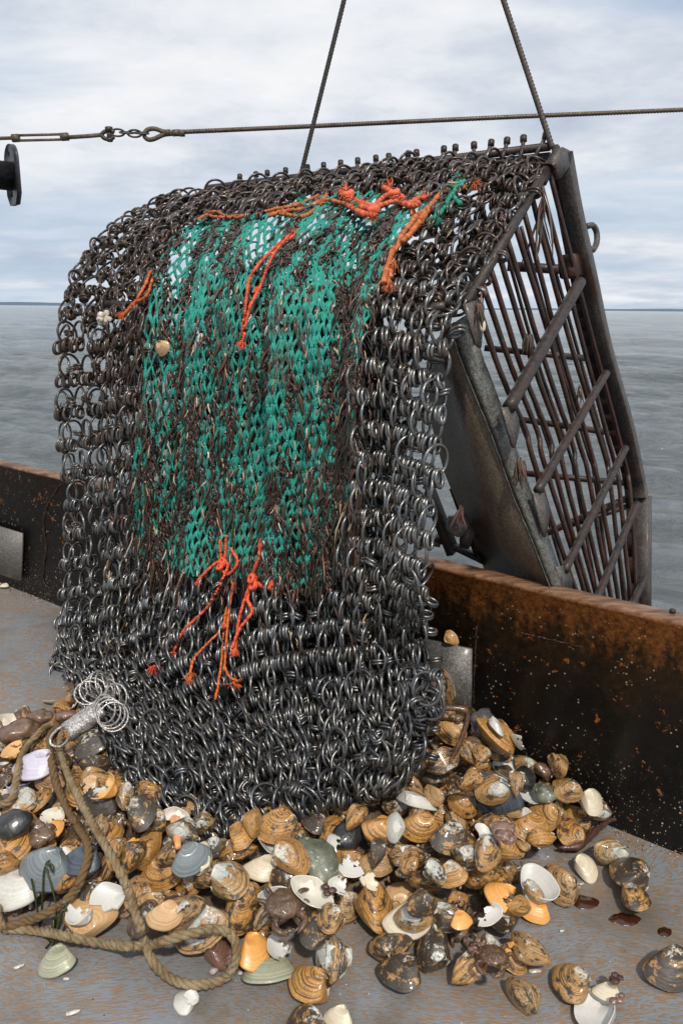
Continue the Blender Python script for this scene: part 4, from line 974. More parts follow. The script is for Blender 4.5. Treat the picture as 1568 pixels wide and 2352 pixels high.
MAT['meat'] = stone_mat('orange_clam_meat', (.75, .22, .05), (.85, .40, .16), 12, sp=(.85, .6, .4))

def outline(phi, sk=.0, tall=.39, point=.22):
    x = .5 * math.sin(phi); c = math.cos(phi); y = -tall + tall * c
    x *= 1 - point * max(0, c) ** 1.6; y += .03 * max(0, c) ** 6
    if x > 0: x *= 1 - sk * .5
    else: x *= 1 + sk * .5
    return x + sk * .06 * 0, y
def valve(D=.235, sk=.15, tall=.39, point=.22, nr=15, na=30, sgn=1, inner=False, thick=.022, ap=(.07, -.03), seed=0):
    apx, apy = ap; V = []; U = []; C = []; F = []
    rs_ = random.Random(seed); w1, w2 = rs_.uniform(0, 6), rs_.uniform(0, 6)
    def layer(inn):
        k0 = len(V)
        for i in range(nr + 1):
            s = (i / nr) ** .9
            for j in range(na):
                phi = 2 * PI * j / na; ox, oy = outline(phi, sk, tall, point); wob = 1 + .015 * math.sin(3 * phi + w1) + .008 * math.sin(7 * phi + w2)
                x = apx + s * (ox * wob - apx); y = apy + s * (oy * wob - apy)
                gz = (1 - s ** 2.1) ** .95 * (.36 + .80 * min(1, s / .42) ** .8) if s < 1 else 0
                z = D * gz; y += .055 * (1 - s) ** 3; x -= .0 * (1 - s) ** 2
                z += (.0045 * math.sin(s * 41 + w1) + .004 * math.sin(s * 23 + w2)) * s * (1 - s) * 3; z -= .03 * math.exp(-((phi - PI * .62) / .22) ** 2) * s * (1 - s) * 2
                if inn: x, y = x * .965 + .0, (y + .39) * .965 - .39; z = z * .86 - .004
                V.append((x, y + tall, sgn * z)); U.append((j / na, s)); C.append((1.0 if inn else 0.0, 0, 0))
        for i in range(nr):
            for j in range(na):
                a, b_, c, d = k0 + i * na + j, k0 + i * na + (j + 1) % na, k0 + (i + 1) * na + (j + 1) % na, k0 + (i + 1) * na + j
                f = (a, d, c, b_) if (sgn > 0) != inn else (a, b_, c, d)
                F.append(f)
        return k0
    a = layer(False)
    if inner:
        b_ = layer(True); o = a + nr * na; q = b_ + nr * na
        for j in range(na):
            j2 = (j + 1) % na; F.append((o + j, q + j, q + j2, o + j2) if sgn > 0 else (o + j, o + j2, q + j2, q + j))
    V = np.array(V); V[:, 1] -= .0
    return V, F, np.array(C), np.array(U)
MESHES = {}
SHP = [dict(D=.24, sk=.15, tall=.345, point=.32, ap=(.09, -.01)), dict(D=.25, sk=.26, tall=.345, point=.28, ap=(.14, -.02)), dict(D=.245, sk=.10, tall=.355, point=.36, ap=(.06, 0.0)), dict(D=.255, sk=.30, tall=.33, point=.22, ap=(.18, -.03))]
def get_valve(shp, mat, sgn, inner, broken=0):
    key = (shp, mat, sgn, inner, broken)
    if key not in MESHES:
        V, F, C, U = valve(sgn=sgn, inner=inner, seed=shp * 7 + 3, nr=20, na=36, **SHP[shp])
        if broken:
            r_ = random.Random(broken * 13 + shp); th = r_.uniform(0, 2 * PI); dn = np.array((math.cos(th), math.sin(th))); off = r_.uniform(.02, .16)
            keep = []
            for f in F:
                c = V[list(f)].mean(0); d_ = c[:2] @ dn + .06 * math.sin(c[0] * 23 + broken) + .05 * math.sin(c[1] * 31 + 2 * broken)
                if d_ < off and (broken % 2 or (c[0] * -dn[1] + c[1] * dn[0]) < .28 + .04 * math.sin(c[0] * 40)): keep.append(f)
            F = keep or F; used = sorted(set(i for f in F for i in f)); mp = {a: i for i, a in enumerate(used)}
            V, C, U = V[used], C[used], U[used]; F = [tuple(mp[i] for i in f) for f in F]
            V = V - np.array((V[:, 0].mean(), V[:, 1].mean(), 0))
        mb = MB(); mb.add(V, F, C, U); nm = 'valve' if not broken else 'broken_shell'
        MESHES[key] = (mb.mesh(nm, MAT[mat]), V)
    return MESHES[key]
# height map on which things are laid one after another
GX0, GY0, CELL = -2.6, 1.0, .01; HM = np.zeros((440, 320))
BND = [(-500, 2140), (-200, 2120), (0, 2120), (80, 2130), (180, 2140), (300, 2160), (440, 2140), (500, 2190), (560, 2210), (640, 2190), (760, 2170), (850, 2120), (930, 2110), (1010, 2115), (1070, 2150), (1130, 2180), (1190, 2130), (1205, 2060), (1190, 2010), (1260, 1985), (1340, 1960), (1430, 1915), (1440, 1880)]
bp = [at_z(x, y, 0) for x, y in BND]
wend = bp[-1] - NI * (NI @ bp[-1] - WC); wst = WA + E * 2.75
bl = [at_z(150, 1640, 0), at_z(-60, 1700, 0), at_z(-500, 1730, 0)]
POLY = np.array([(p[0], p[1]) for p in bp] + [(wend[0], wend[1]), (wst[0], wst[1])] + [(p[0], p[1]) for p in bl])
def edge_dist(x, y):
    best = 9
    for i in range(len(POLY)):
        a, b_ = POLY[i], POLY[(i + 1) % len(POLY)]
        if i in (len(BND) - 1, len(BND)): continue        # along the rail the heap leans against steel
        ab = b_ - a; t_ = min(1, max(0, ((x - a[0]) * ab[0] + (y - a[1]) * ab[1]) / (ab @ ab))); d = math.hypot(a[0] + ab[0] * t_ - x, a[1] + ab[1] * t_ - y); best = min(best, d)
    return best
PLs = [tuple(p) for p in POLY]
def heap_h(x, y):
    if not inside(x, y, PLs): return 0.0
    d = edge_dist(x, y); h = .31 * (1 - math.exp(-d / .36)) 
    if x < -.2: h *= max(.42, 1 - (-.2 - x) * .85)
    return h
HG = np.zeros_like(HM)
for i in range(0, HM.shape[0], 4):
    for j in range(0, HM.shape[1], 4): HG[i:i + 4, j:j + 4] = heap_h(GX0 + (i + 2) * CELL, GY0 + (j + 2) * CELL)
k_ = np.ones(9) / 9
HG = np.apply_along_axis(lambda a: np.convolve(a, k_, 'same'), 0, HG); HG = np.apply_along_axis(lambda a: np.convolve(a, k_, 'same'), 1, HG)
HM[:] = np.maximum(0, HG - .060)
def hat(A_, x, y):
    i, j = int((x - GX0) / CELL), int((y - GY0) / CELL)
    return A_[min(max(i, 0), A_.shape[0] - 1), min(max(j, 0), A_.shape[1] - 1)]
def slope_rot(x, y, f=.8):
    e = .05; gx = (hat(HG, x + e, y) - hat(HG, x - e, y)) / (2 * e) * f; gy = (hat(HG, x, y + e) - hat(HG, x, y - e)) / (2 * e) * f
    n = Vector((-gx, -gy, 1)).normalized(); return Vector((0, 0, 1)).rotation_difference(n).to_matrix()
def settle(V, R, s, x, y, pct=82):
    Q = (V @ np.array(R).T) * s; i = np.clip(((Q[:, 0] + x - GX0) / CELL).astype(int), 0, HM.shape[0] - 1); j = np.clip(((Q[:, 1] + y - GY0) / CELL).astype(int), 0, HM.shape[1] - 1)
    key = i * HM.shape[1] + j; lo = {}; hi = {}
    for k, z in zip(key.tolist(), Q[:, 2].tolist()):
        if k not in lo or z < lo[k]: lo[k] = z
        if k not in hi or z > hi[k]: hi[k] = z
    ks = np.array(list(lo)); H_ = HM.ravel()[ks]; L = np.array([lo[k] for k in ks.tolist()]); U_ = np.array([hi[k] for k in ks.tolist()])
    z0 = np.percentile(H_ - L, pct) if H_.max() > .004 else (H_ - L).max() + .0005
    z0 = max(z0, -L.min() + .0005)
    return z0, ks, U_, Q
def deposit(z0, ks, U_):
    H_ = HM.ravel(); H_[ks] = np.maximum(H_[ks], z0 + U_)
CLS = {  # dark, bare, gold
 'G': (.40, .26, .95), 'T': (.40, .36, .35), 'K': (.70, .42, .6), 'B': (.55, .72, .4), 'M': (.58, .34, .9), 'S': (.45, .55, .7), 'N': (.9, .6, .2)}
CNAME = {'G': 'golden brown', 'T': 'tan', 'K': 'black and tan', 'B': 'blue grey', 'M': 'dark brown and gold', 'S': 'brown and white', 'N': 'blue black', 'cream': 'cream', 'white': 'white', 'orange': 'orange', 'peach': 'peach', 'blue': 'blue grey', 'navy': 'blue black', 'purple': 'lilac', 'redshell': 'dark red', 'mossy': 'mossy green',
         'st_black': 'black', 'st_grey': 'grey', 'st_green': 'green grey', 'st_brown': 'brown', 'st_pink': 'pink brown'}
ITEMS = []
def locate(x, y, lift=.02):
    z = .1
    for _ in range(12):
        p = at_z(x, y, z); z = .5 * z + .5 * (hat(HM, p[0], p[1]) + lift)
    return p
def mk(x, y, kind, cls, ln, a, tilt=0, shp=None, label=None, wpos=None, jit=True):
    if wpos is None and ln > 30: ln *= 1.16
    if cls == 'blue' and kind != 'v': cls = 'B'
    if cls == 'navy' and kind in 'ch': cls = 'N'
    if cls == 'blue' and ln < 90: cls = 'B'
    if wpos is None:
        p = locate(x, y, .2 * ln * K / FPX * 1.9)
    else: p = np.array(wpos)
    if NI @ p < WC + .035: p = p + NI * (WC + .035 - NI @ p)
    s = ln * K / FPX * depth(p) if wpos is None else ln
    shp = shp if shp is not None else rnd.randrange(4)
    a_ = math.radians(a)
    if kind == 'h': R = Matrix.Rotation(a_, 3, 'Z') @ Matrix.Rotation(math.radians(62 + tilt), 3, 'X') @ Matrix.Rotation(math.radians(rnd.uniform(-8, 14)), 3, 'Y')
    elif kind == 'i': R = Matrix.Rotation(a_ - PI / 2, 3, 'Z') @ Matrix.Rotation(math.radians(tilt), 3, 'X') @ Matrix.Rotation(PI, 3, 'Y')
    elif kind == 'e': R = Matrix.Rotation(a_, 3, 'Z') @ Matrix.Rotation(math.radians(75 + tilt), 3, 'X')
    else: R = Matrix.Rotation(a_ - PI / 2, 3, 'Z') @ Matrix.Rotation(math.radians(tilt), 3, 'X')
    R = slope_rot(p[0], p[1]) @ R
    if jit: R = Matrix.Rotation(math.radians(rnd.gauss(0, 7)), 3, 'X') @ Matrix.Rotation(math.radians(rnd.gauss(0, 7)), 3, 'Y') @ R
    mat = 'shell' if cls in CLS else cls
    cl = CLS.get(cls, (.5, .5, .5)); colr = (rnd.random(), min(1, max(0, cl[0] + rnd.uniform(-.12, .12))), min(1, max(0, cl[1] + rnd.uniform(-.12, .12))), min(1, max(0, cl[2] + rnd.uniform(-.2, .2))))
    cen = np.array((0, -.0, 0))
    if kind in ('c', 'h', 'e'): parts = [('valve', get_valve(shp, mat, 1, False)), ('valve', get_valve(shp, mat, -1, False))]
    elif kind in ('v', 'i'): parts = [(None, get_valve(shp, mat, 1, True))]
    elif kind == 'b': parts = [(None, get_valve(shp, mat, 1 if rnd.random() < .5 else -1, True, rnd.randint(1, 6)))]
    V = np.vstack([q[1][1] for q in parts])
    for _ in range(3 if wpos is None else 1):
        z0, ks, U_, Q = settle(V, R, s, p[0], p[1])
        if wpos is None: pz = at_z(x, y, z0 + .0); p = np.array((pz[0], pz[1], 0)); 
        if NI @ p < WC + .035: p = p + NI * (WC + .035 - NI @ p)
    z0, ks, U_, Q = settle(V, R, s, p[0], p[1]); deposit(z0, ks, U_)
    loc = (p[0], p[1], z0); M_ = Matrix.Translation(loc) @ R.to_4x4() @ Matrix.Scale(s, 4)
    if len(parts) == 2:
        root = bpy.data.objects.new('clam', None); root.empty_display_size = .02; COL.objects.link(root); root.matrix_world = M_
        for k, (nm, (me, _)) in enumerate(parts):
            o = bpy.data.objects.new(nm, me); COL.objects.link(o); o.parent = root; o.color = (colr[0] + .013 * k,) + colr[1:]
            if kind == 'c' and False: pass
        cat = 'clam'; noun = 'clam'
    else:
        root = bpy.data.objects.new('broken_shell' if kind == 'b' else 'clam_shell', parts[0][1][0]); COL.objects.link(root); root.matrix_world = M_; root.color = colr
        cat = 'shell'
    pose = {'c': 'closed', 'h': 'closed', 'e': 'closed', 'v': 'empty', 'i': 'empty', 'b': 'broken'}[kind]
    desc = {'c': 'clam lying flat', 'h': 'clam with hinge up', 'e': 'clam on edge', 'v': 'half shell, dome up', 'i': 'half shell, hollow up', 'b': 'broken shell piece'}[kind]
    root['category'] = cat; px_ = proj((loc[0], loc[1], loc[2]))
    ITEMS.append(dict(o=root, x=px_[0], y=px_[1], s=s, cls=cls, desc=desc, label=label, kind=kind, cat=cat)); return root
def stone(x, y, mat, ln, asp=(1, .75, .6), a=0, rough=.18, sub=3, label=None, wpos=None, name='stone', cat='stone', spike=0):
    p = locate(x, y, .03) if wpos is None else np.array(wpos)
    if NI @ p < WC + .04: p = p + NI * (WC + .04 - NI @ p)
    s = (ln * K / FPX * depth(p) if wpos is None else ln) / 2
    V, F = ICO[sub]; sd = rnd.uniform(0, 50); V2 = np.array([v * (1 + rough * 1.6 * nz(v, 1.1, sd) + rough * .7 * nz(v, 2.7, sd) + rough * .3 * nz(v, 6, sd)) for v in V]) * np.array(asp)
    R = slope_rot(p[0], p[1]) @ Matrix.Rotation(math.radians(a), 3, 'Z') @ Matrix.Rotation(math.radians(rnd.uniform(-12, 12)), 3, 'X')
    for _ in range(3 if wpos is None else 1):
        z0, ks, U_, Q = settle(V2, R, s, p[0], p[1], 70)
        if wpos is None: pz = at_z(x, y, z0); p = np.array((pz[0], pz[1], 0))
    z0, ks, U_, Q = settle(V2, R, s, p[0], p[1], 70); deposit(z0, ks, U_)
    mb = MB(); mb.add(V2 * s, F); o = mb.build(name, MAT[mat]); o.matrix_world = Matrix.Translation((p[0], p[1], z0)) @ R.to_4x4()
    o['category'] = cat; q_ = proj((p[0], p[1], z0)); ITEMS.append(dict(o=o, x=q_[0], y=q_[1], s=s * 2, cls=mat, desc='stone', label=label, kind='s', cat=cat)); return o

# filler layer: the heap itself, clam upon clam
BAGP = [(110, 1480), (150, 1620), (260, 1600), (290, 1780), (370, 1870), (520, 1880), (680, 1830), (860, 1820), (985, 1760), (1000, 1560), (990, 1400), (500, 1300), (150, 1300)]
r_state = rnd.getstate(); cand = []
tries = 0; fill = []
while len(fill) < 285 and tries < 30000:
    tries += 1; x = rnd.uniform(-1.5, 1.25); y = rnd.uniform(1.35, 3.1)
    if not inside(x, y, PLs) or NI @ np.array((x, y, 0)) < WC + .05: continue
    h = hat(HG, x, y); q_ = proj((x, y, h))
    if q_[0] < -40 or q_[0] > 1600 or q_[1] < 1560: continue
    if inside(q_[0], q_[1] + 25, BAGP): continue
    if edge_dist(x, y) < .035: continue
    if any((x - a) ** 2 + (y - b_) ** 2 < .047 ** 2 for a, b_ in fill): continue
    fill.append((x, y))
for (x, y) in fill:
    r_ = rnd.random(); sz = rnd.uniform(.076, .108)
    cls = rnd.choices(['G', 'T', 'K', 'B', 'M', 'S'], [24, 14, 22, 12, 18, 10])[0]
    if r_ < .68: mk(0, 0, rnd.choices(['c', 'h', 'e'], [55, 32, 13])[0], cls, sz, rnd.uniform(0, 360), rnd.uniform(-10, 35), wpos=(x, y, 0))
    elif r_ < .80: mk(0, 0, rnd.choice('vi'), rnd.choice(['cream', 'G', 'G', 'peach', 'B', 'K', 'G', 'T']), sz, rnd.uniform(0, 360), rnd.uniform(-20, 20), wpos=(x, y, 0))
    elif r_ < .94: mk(0, 0, 'b', rnd.choice(['cream', 'orange', 'peach', 'G', 'K', 'T', 'M', 'redshell']), sz * .85, rnd.uniform(0, 360), rnd.uniform(-30, 30), wpos=(x, y, 0))
    else: stone(0, 0, rnd.choice(['st_black', 'st_grey', 'st_brown', 'st_brown', 'st_pink']), rnd.uniform(.035, .065), a=rnd.uniform(0, 180), wpos=(x, y, 0), rough=.3)
# the ones that can be recognised in the picture: x, y, kind, class, length, direction of the beak, tilt
HERO = [
 (1024, 1590, 'c', 'B', 82, 120, 20), (1095, 1632, 'c', 'K', 68, 150, 20), (1150, 1640, 'c', 'G', 62, 110, 35), (1130, 1665, 'h', 'B', 72, 180, 0), (1142, 1695, 'c', 'G', 88, 80, 30),
 (1145, 1735, 'i', 'navy', 98, 60, -20), (1102, 1763, 'stone', 'st_grey', 78, 70, 0), (1217, 1728, 'stone', 'st_black', 58, 10, 0), (1205, 1788, 'stone', 'st_black', 62, 80, 0), (1072, 1718, 'e', 'M', 62, 110, 0),
 (1195, 1698, 'b', 'white', 50, 40, 0), (1250, 1773, 'stone', 'st_brown', 52, 20, 0), (1280, 1762, 'h', 'T', 62, 95, 10), (1012, 1793, 'h', 'B', 92, 215, 0), (1162, 1810, 'c', 'G', 78, 235, 10), (1128, 1820, 'v', 'white', 50, 200, 20),
 (1065, 1790, 'h', 'G', 60, -40, 0), (1060, 1842, 'stone', 'st_grey', 84, 0, 0), (1252, 1823, 'stone', 'st_green', 64, 0, 0), (1307, 1823, 'c', 'T', 62, 95, 30), (1360, 1842, 'c', 'cream', 62, 160, 0),
 (1225, 1868, 'c', 'G', 80, 90, 10), (1130, 1862, 'h', 'B', 72, 0, 0), (1180, 1888, 'h', 'T', 60, 80, 0), (1242, 1898, 'h', 'G', 62, 180, 0), (1300, 1908, 'c', 'T', 85, 20, 30), (1408, 1905, 'h', 'B', 74, 0, 10), (1085, 1830, 'e', 'M', 60, 30, 0),
 (965, 1822, 'h', 'T', 60, 60, 0), (917, 1826, 'h', 'B', 62, 0, 0), (950, 1845, 'v', 'white', 90, 250, 40), (970, 1862, 'c', 'G', 80, 90, 10), (880, 1862, 'c', 'G', 76, 200, 0), (934, 1893, 'h', 'B', 78, 180, 0), (998, 1832, 'c', 'T', 50, 30, 10),
 (1037, 1905, 'c', 'K', 84, 100, 0), (1080, 1925, 'c', 'B', 78, 250, 0), (800, 1918, 'stone', 'st_black', 78, 60, 0), (877, 1913, 'c', 'G', 72, 90, 20), (906, 1908, 'v', 'white', 60, 0, 40), (907, 1948, 'c', 'G', 60, 90, 10), (990, 1928, 'e', 'M', 76, 0, 0), (935, 1932, 'v', 'blue', 40, 90, 0),
 (870, 1935, 'e', 'K', 60, 80, 0), (940, 1975, 'c', 'G', 52, -30, 0), (1040, 1962, 'c', 'S', 70, 80, 0), (1192, 1985, 'c', 'G', 62, 60, 20), (1237, 1990, 'c', 'orange', 62, 70, 10), (1095, 1880, 'c', 'T', 55, 0, 0), (1120, 1912, 'b', 'redshell', 60, 0, 0),
 (1245, 1955, 'i', 'white', 98, 200, -15), (1350, 1946, 'v', 'cream', 62, 180, 0), (1198, 1945, 'v', 'T', 40, 0, 0), (1000, 2033, 'c', 'K', 84, -30, 10), (900, 2000, 'c', 'K', 92, 280, 15), (865, 2078, 'c', 'G', 112, 180, 25), (945, 2052, 'v', 'cream', 98, 95, 5),
 (950, 2105, 'h', 'B', 78, -10, 0), (1030, 2103, 'c', 'B', 92, 240, 25), (1080, 2145, 'h', 'S', 96, 220, 0), (1115, 2080, 'c', 'S', 78, 150, 10), (1155, 2095, 'c', 'K', 82, 290, 15), (1190, 2090, 'e', 'G', 60, 0, 0), (1225, 2046, 'v', 'blue', 56, 200, 0), (1155, 2015, 'b', 'orange', 80, 30, 0), (1135, 1985, 'b', 'peach', 70, 100, 0),
 (805, 1985, 'b', 'white', 70, 100, 20), (1060, 2120, 'v', 'orange', 50, 120, 0), (1135, 2185, 'c', 'B', 84, 200, 40), (1175, 2155, 'b', 'orange', 42, 20, 0), (1218, 2178, 'c', 'T', 92, 235, 10), (1205, 2243, 'h', 'T', 80, -60, 0), (1310, 2262, 'c', 'S', 96, 0, 10),
 (920, 2242, 'c', 'K', 104, 45, 5), (1462, 2066, 'c', 'K', 80, 150, 0), (1445, 1980, 'c', 'K', 100, -30, 5), (1548, 2232, 'c', 'K', 112, 90, 20), (1362, 2316, 'i', 'white', 112, 350, 12), (1395, 2285, 'v', 'cream', 60, 60, 0),
 (755, 2208, 'h', 'B', 118, -85, 0), (708, 2268, 'c', 'G', 104, 30, 10), (700, 2322, 'c', 'K', 100, 10, 10), (778, 2345, 'v', 'cream', 66, 60, 0), (620, 2240, 'v', 'mossy', 112, 100, -5), (588, 2192, 'v', 'orange', 92, 150, 15), (503, 2182, 'c', 'redshell', 80, 200, 10),
 (725, 2088, 'c', 'T', 100, 10, 20), (720, 2140, 'c', 'K', 84, 0, 0), (757, 2112, 'c', 'S', 70, 10, 20), (748, 2062, 'b', 'peach', 60, 0, 0), (565, 2083, 'c', 'M', 110, 150, 40), (605, 2105, 'v', 'B', 60, 150, 60), (640, 2068, 'i', 'white', 100, 80, -25), (660, 2030, 'c', 'K', 76, 60, 40), (605, 2003, 'v', 'cream', 76, 90, 0), (530, 2022, 'c', 'B', 96, 200, 10),
 (665, 1965, 'c', 'S', 88, 225, 0), (617, 1930, 'i', 'white', 74, 30, -30), (543, 1958, 'h', 'M', 84, 180, 0), (735, 1980, 'stone', 'st_green', 120, -50, 0), (712, 2010, 'i', 'cream', 95, 60, -20), (460, 2058, 'c', 'blue', 112, 100, 20), (460, 1978, 'c', 'cream', 64, 0, 10), (440, 1972, 'v', 'blue', 80, 120, 30), (405, 2010, 'c', 'T', 92, 290, 5), (380, 2030, 'b', 'redshell', 80, 60, 0),
 (305, 1998, 'b', 'orange', 64, 90, 0), (203, 2106, 'c', 'peach', 108, 275, -12), (38, 2063, 'v', 'white', 132, 80, 10), (110, 1998, 'v', 'blue', 118, 70, 20), (190, 1985, 'v', 'navy', 92, 70, 0), (255, 2050, 'b', 'white', 96, 30, 0), (185, 2035, 'b', 'white', 70, 0, 0), (120, 2090, 'v', 'mossy', 76, 90, 0),
 (330, 1884, 'c', 'K', 78, 180, 0), (338, 1935, 'c', 'T', 84, 60, 0), (227, 1850, 'c', 'navy', 82, 70, 20), (215, 1760, 'h', 'S', 70, 185, 0), (215, 1716, 'c', 'navy', 76, 110, 20), (25, 1715, 'b', 'orange', 60, 0, 0), (20, 1645, 'b', 'cream', 80, 160, 0), (90, 1650, 'stone', 'st_brown', 56, 0, 0), (45, 1680, 'stone', 'st_brown', 80, 0, 0), (25, 1800, 'b', 'purple', 70, 240, 0), (80, 1770, 'v', 'purple', 104, 60, -5),
 (330, 2118, 'v', 'K', 96, 0, 20), (385, 2135, 'v', 'peach', 80, 90, 30), (290, 1830, 'h', 'B', 62, 80, 0), (228, 1905, 'h', 'T', 60, 270, 0), (250, 1805, 'b', 'orange', 80, 20, 0), (218, 1800, 'b', 'peach', 56, 50, 0), (60, 1850, 'v', 'blue', 74, 150, 20), (120, 1875, 'i', 'cream', 60, 60, 10), (130, 1905, 'v', 'orange', 46, 180, 0), (40, 1935, 'c', 'G', 90, 170, 0), (30, 1895, 'stone', 'st_black', 84, 10, 0),
 (395, 1985, 'h', 'K', 64, 30, 0), (420, 1925, 'h', 'B', 66, -20, 0), (560, 1920, 'c', 'G', 70, 160, 0), (640, 1880, 'c', 'G', 92, 90, 10), (585, 1890, 'e', 'G', 60, 80, 0), (720, 1890, 'c', 'K', 60, 30, 0), (310, 1955, 'e', 'M', 70, 60, 0), (270, 1960, 'e', 'G', 70, 80, 0), (490, 1935, 'c', 'navy', 56, 90, 10), (465, 1900, 'h', 'B', 60, 10, 0), (820, 1880, 'e', 'M', 64, 50, 0), (765, 1940, 'b', 'white', 50, 10, 0), (850, 1975, 'b', 'cream', 50, 60, 0), (780, 2030, 'b', 'peach', 64, 90, 0), (180, 1600, 'b', 'cream', 46, 0, 0), (115, 1608, 'b', 'cream', 40, 40, 0), (150, 1640, 'stone', 'st_pink', 46, 0, 0), (60, 1340, 'x', '', 0, 0, 0),
 (10, 1990, 'e', 'G', 60, 20, 0), (150, 1960, 'b', 'peach', 44, 20, 0), (1000, 1990, 'c', 'B', 60, 200, 10), (970, 2080, 'e', 'K', 70, 20, 0), (425, 2085, 'b', 'white', 40, 0, 0), (415, 2140, 'v', 'white', 60, 20, 20), (645, 2175, 'b', 'white', 70, 20, 0), (440, 2170, 'b', 'white', 44, 0, 0)]
for (x, y, kind, cls, ln, a, tilt) in HERO:
    if kind == 'x': continue
    if kind == 'stone':
        asp = (1, .8, .6) if cls != 'st_green' or ln < 100 else (1, .62, .35)
        stone(x, y, cls, ln, asp, a, rough=.12 if cls == 'st_black' else .28)
    else: mk(x, y, kind, cls, ln, a, tilt)
# far strays on the deck by the left plate
stone(35, 1330, 'st_brown', 26, a=0, label='small brown lump on the deck at the foot of the left steel plate'); mk(66, 1332, 'c', 'cream', 22, 90, 0, label='tiny white shell on the deck beside the small brown lump')
# crusted lumps of slipper shells
def lump(x, y, ln, mat, n=6, label=None):
    p = locate(x, y, .02); s = ln * K / FPX * depth(p); mb = MB(); z = hat(HM, p[0], p[1]); V, F = ICO[3]
    for k in range(n):
        c = np.array((p[0] + rnd.gauss(0, s * .2), p[1] + rnd.gauss(0, s * .16), z + s * .18 + rnd.uniform(0, s * .15))); r_ = s * rnd.uniform(.17, .32); sd = rnd.uniform(0, 90)
        V2 = np.array([v * (1 + .28 * nz(v, 1.6, sd) + .14 * nz(v, 4, sd)) for v in V]) * np.array((1, .8, .62)); mb.add(c + V2 * r_, F)
    o = mb.build('slipper_shell_cluster', MAT[mat], origin=(p[0], p[1], z)); o['category'] = 'shell cluster'
    q_ = proj((p[0], p[1], z)); ITEMS.append(dict(o=o, x=q_[0], y=q_[1], s=s, cls=mat, desc='crusted shell cluster', label=label, kind='l', cat='shell cluster'))
for a in ((535, 2150, 56, 'st_pink', 7), (470, 2120, 40, 'st_pink', 6), (1140, 1970, 80, 'st_pink', 8), (1412, 2238, 42, 'crab_dark', 4), (1417, 2282, 36, 'st_pink', 3), (1095, 2175, 40, 'st_pink', 4), (490, 2225, 36, 'redshell', 3), (535, 2235, 26, 'redshell', 2), (365, 2020, 50, 'st_pink', 7), (1070, 1770, 60, 'st_brown', 6), (90, 1905, 80, 'st_brown', 7), (1025, 1690, 56, 'st_brown', 6), (1300, 1770, 40, 'st_brown', 5), (185, 1660, 50, 'crab_dark', 5), (755, 2040, 40, 'crab_dark', 4), (215, 1930, 36, 'st_pink', 4)): lump(*a)
# crabs: one continuous body each
def crab(x, y, ln, mat, ang, label, legs=8):
    p = locate(x, y, .03); s = ln * K / FPX * depth(p); z = hat(HM, p[0], p[1]) + .008; V, F = ICO[4]; mb = MB(); R = np.array(Matrix.Rotation(math.radians(ang), 3, 'Z')); SR = np.array(slope_rot(p[0], p[1], .9))
    V2 = []
    for v in V:
        th = math.atan2(v[1], v[0]); rim = 1 - abs(v[2]); sp_ = 1 + .09 * max(0, math.sin(th * 11)) ** 3 * rim ** 3 + .06 * nz(v, 5)
        wx = 1 + .10 * math.cos(2 * th); q = np.array((v[0] * .5 * sp_ * wx, v[1] * .46 * sp_, (v[2] * .22 if v[2] > 0 else v[2] * .12) * (1 + .25 * nz(v, 4, 3)))); V2.append(q)
    W_ = lambda P: p * (1, 1, 0) + UP * (z + s * .14) + (np.asarray(P) @ R.T @ SR.T) * s
    mb.add(W_(V2), F)
    for sd_ in (-1, 1):
        for k in range(4):
            b0 = math.radians(-55 + k * 36) if sd_ > 0 else math.radians(235 - k * 36); d_ = np.array((math.cos(b0), math.sin(b0), 0))
            j1 = d_ * .40 + (0, 0, -.02); j2 = d_ * .62 + (0, 0, .10 + rnd.uniform(-.03, .06)); j3 = d_ * .76 + np.array((rnd.uniform(-.08, .08), rnd.uniform(-.08, .08), -.02)); j4 = d_ * .84 + np.array((rnd.uniform(-.1, .1), rnd.uniform(-.1, .1) - .05, -.14))
            tube(mb, W_(catmull([j1, j2, j3, j4], 16)), s * np.interp(np.linspace(0, 1, 16), (0, .3, .34, .62, .66, 1), (.06, .072, .058, .062, .05, .012)), 8)
        c0_ = np.array((sd_ * .26, .38, 0)); c1_ = np.array((sd_ * .46, .60, .04)); c2_ = np.array((sd_ * .30, .80, .0)); c3_ = np.array((sd_ * .12, .92, -.02))
        tube(mb, W_(catmull([c0_, c1_, c2_, c3_], 14)), s * np.array([.06, .065, .07, .07, .065, .07, .085, .095, .10, .09, .075, .05, .03, .012]), 9); tube(mb, W_(catmull([c2_ + (sd_ * -.06, -.02, 0), c3_ + (sd_ * -.10, -.06, 0)], 6)), s * np.array([.05, .05, .045, .04, .025, .01]), 7)
    o = mb.build('crab', MAT[mat], origin=(p[0], p[1], z)); tag(o, label, 'crab'); q_ = proj((p[0], p[1], z)); ITEMS.append(dict(o=o, x=q_[0], y=q_[1], s=s, cls=mat, desc='crab', label=label, kind='k', cat='crab'))
crab(652, 2118, 82, 'crab', 200, 'brown spider crab sprawled between the clams above the mossy green shell')
crab(1060, 2008, 74, 'crab', 80, 'muddy brown crab half hidden beside the broken orange shell')
crab(1128, 2248, 66, 'crab_spot', 160, 'small spotted brown crab lying on the bare deck edge of the heap')
crab(398, 2078, 74, 'crab_dark', 190, 'dark reddish crab tucked beside the rope and blue grey clam')
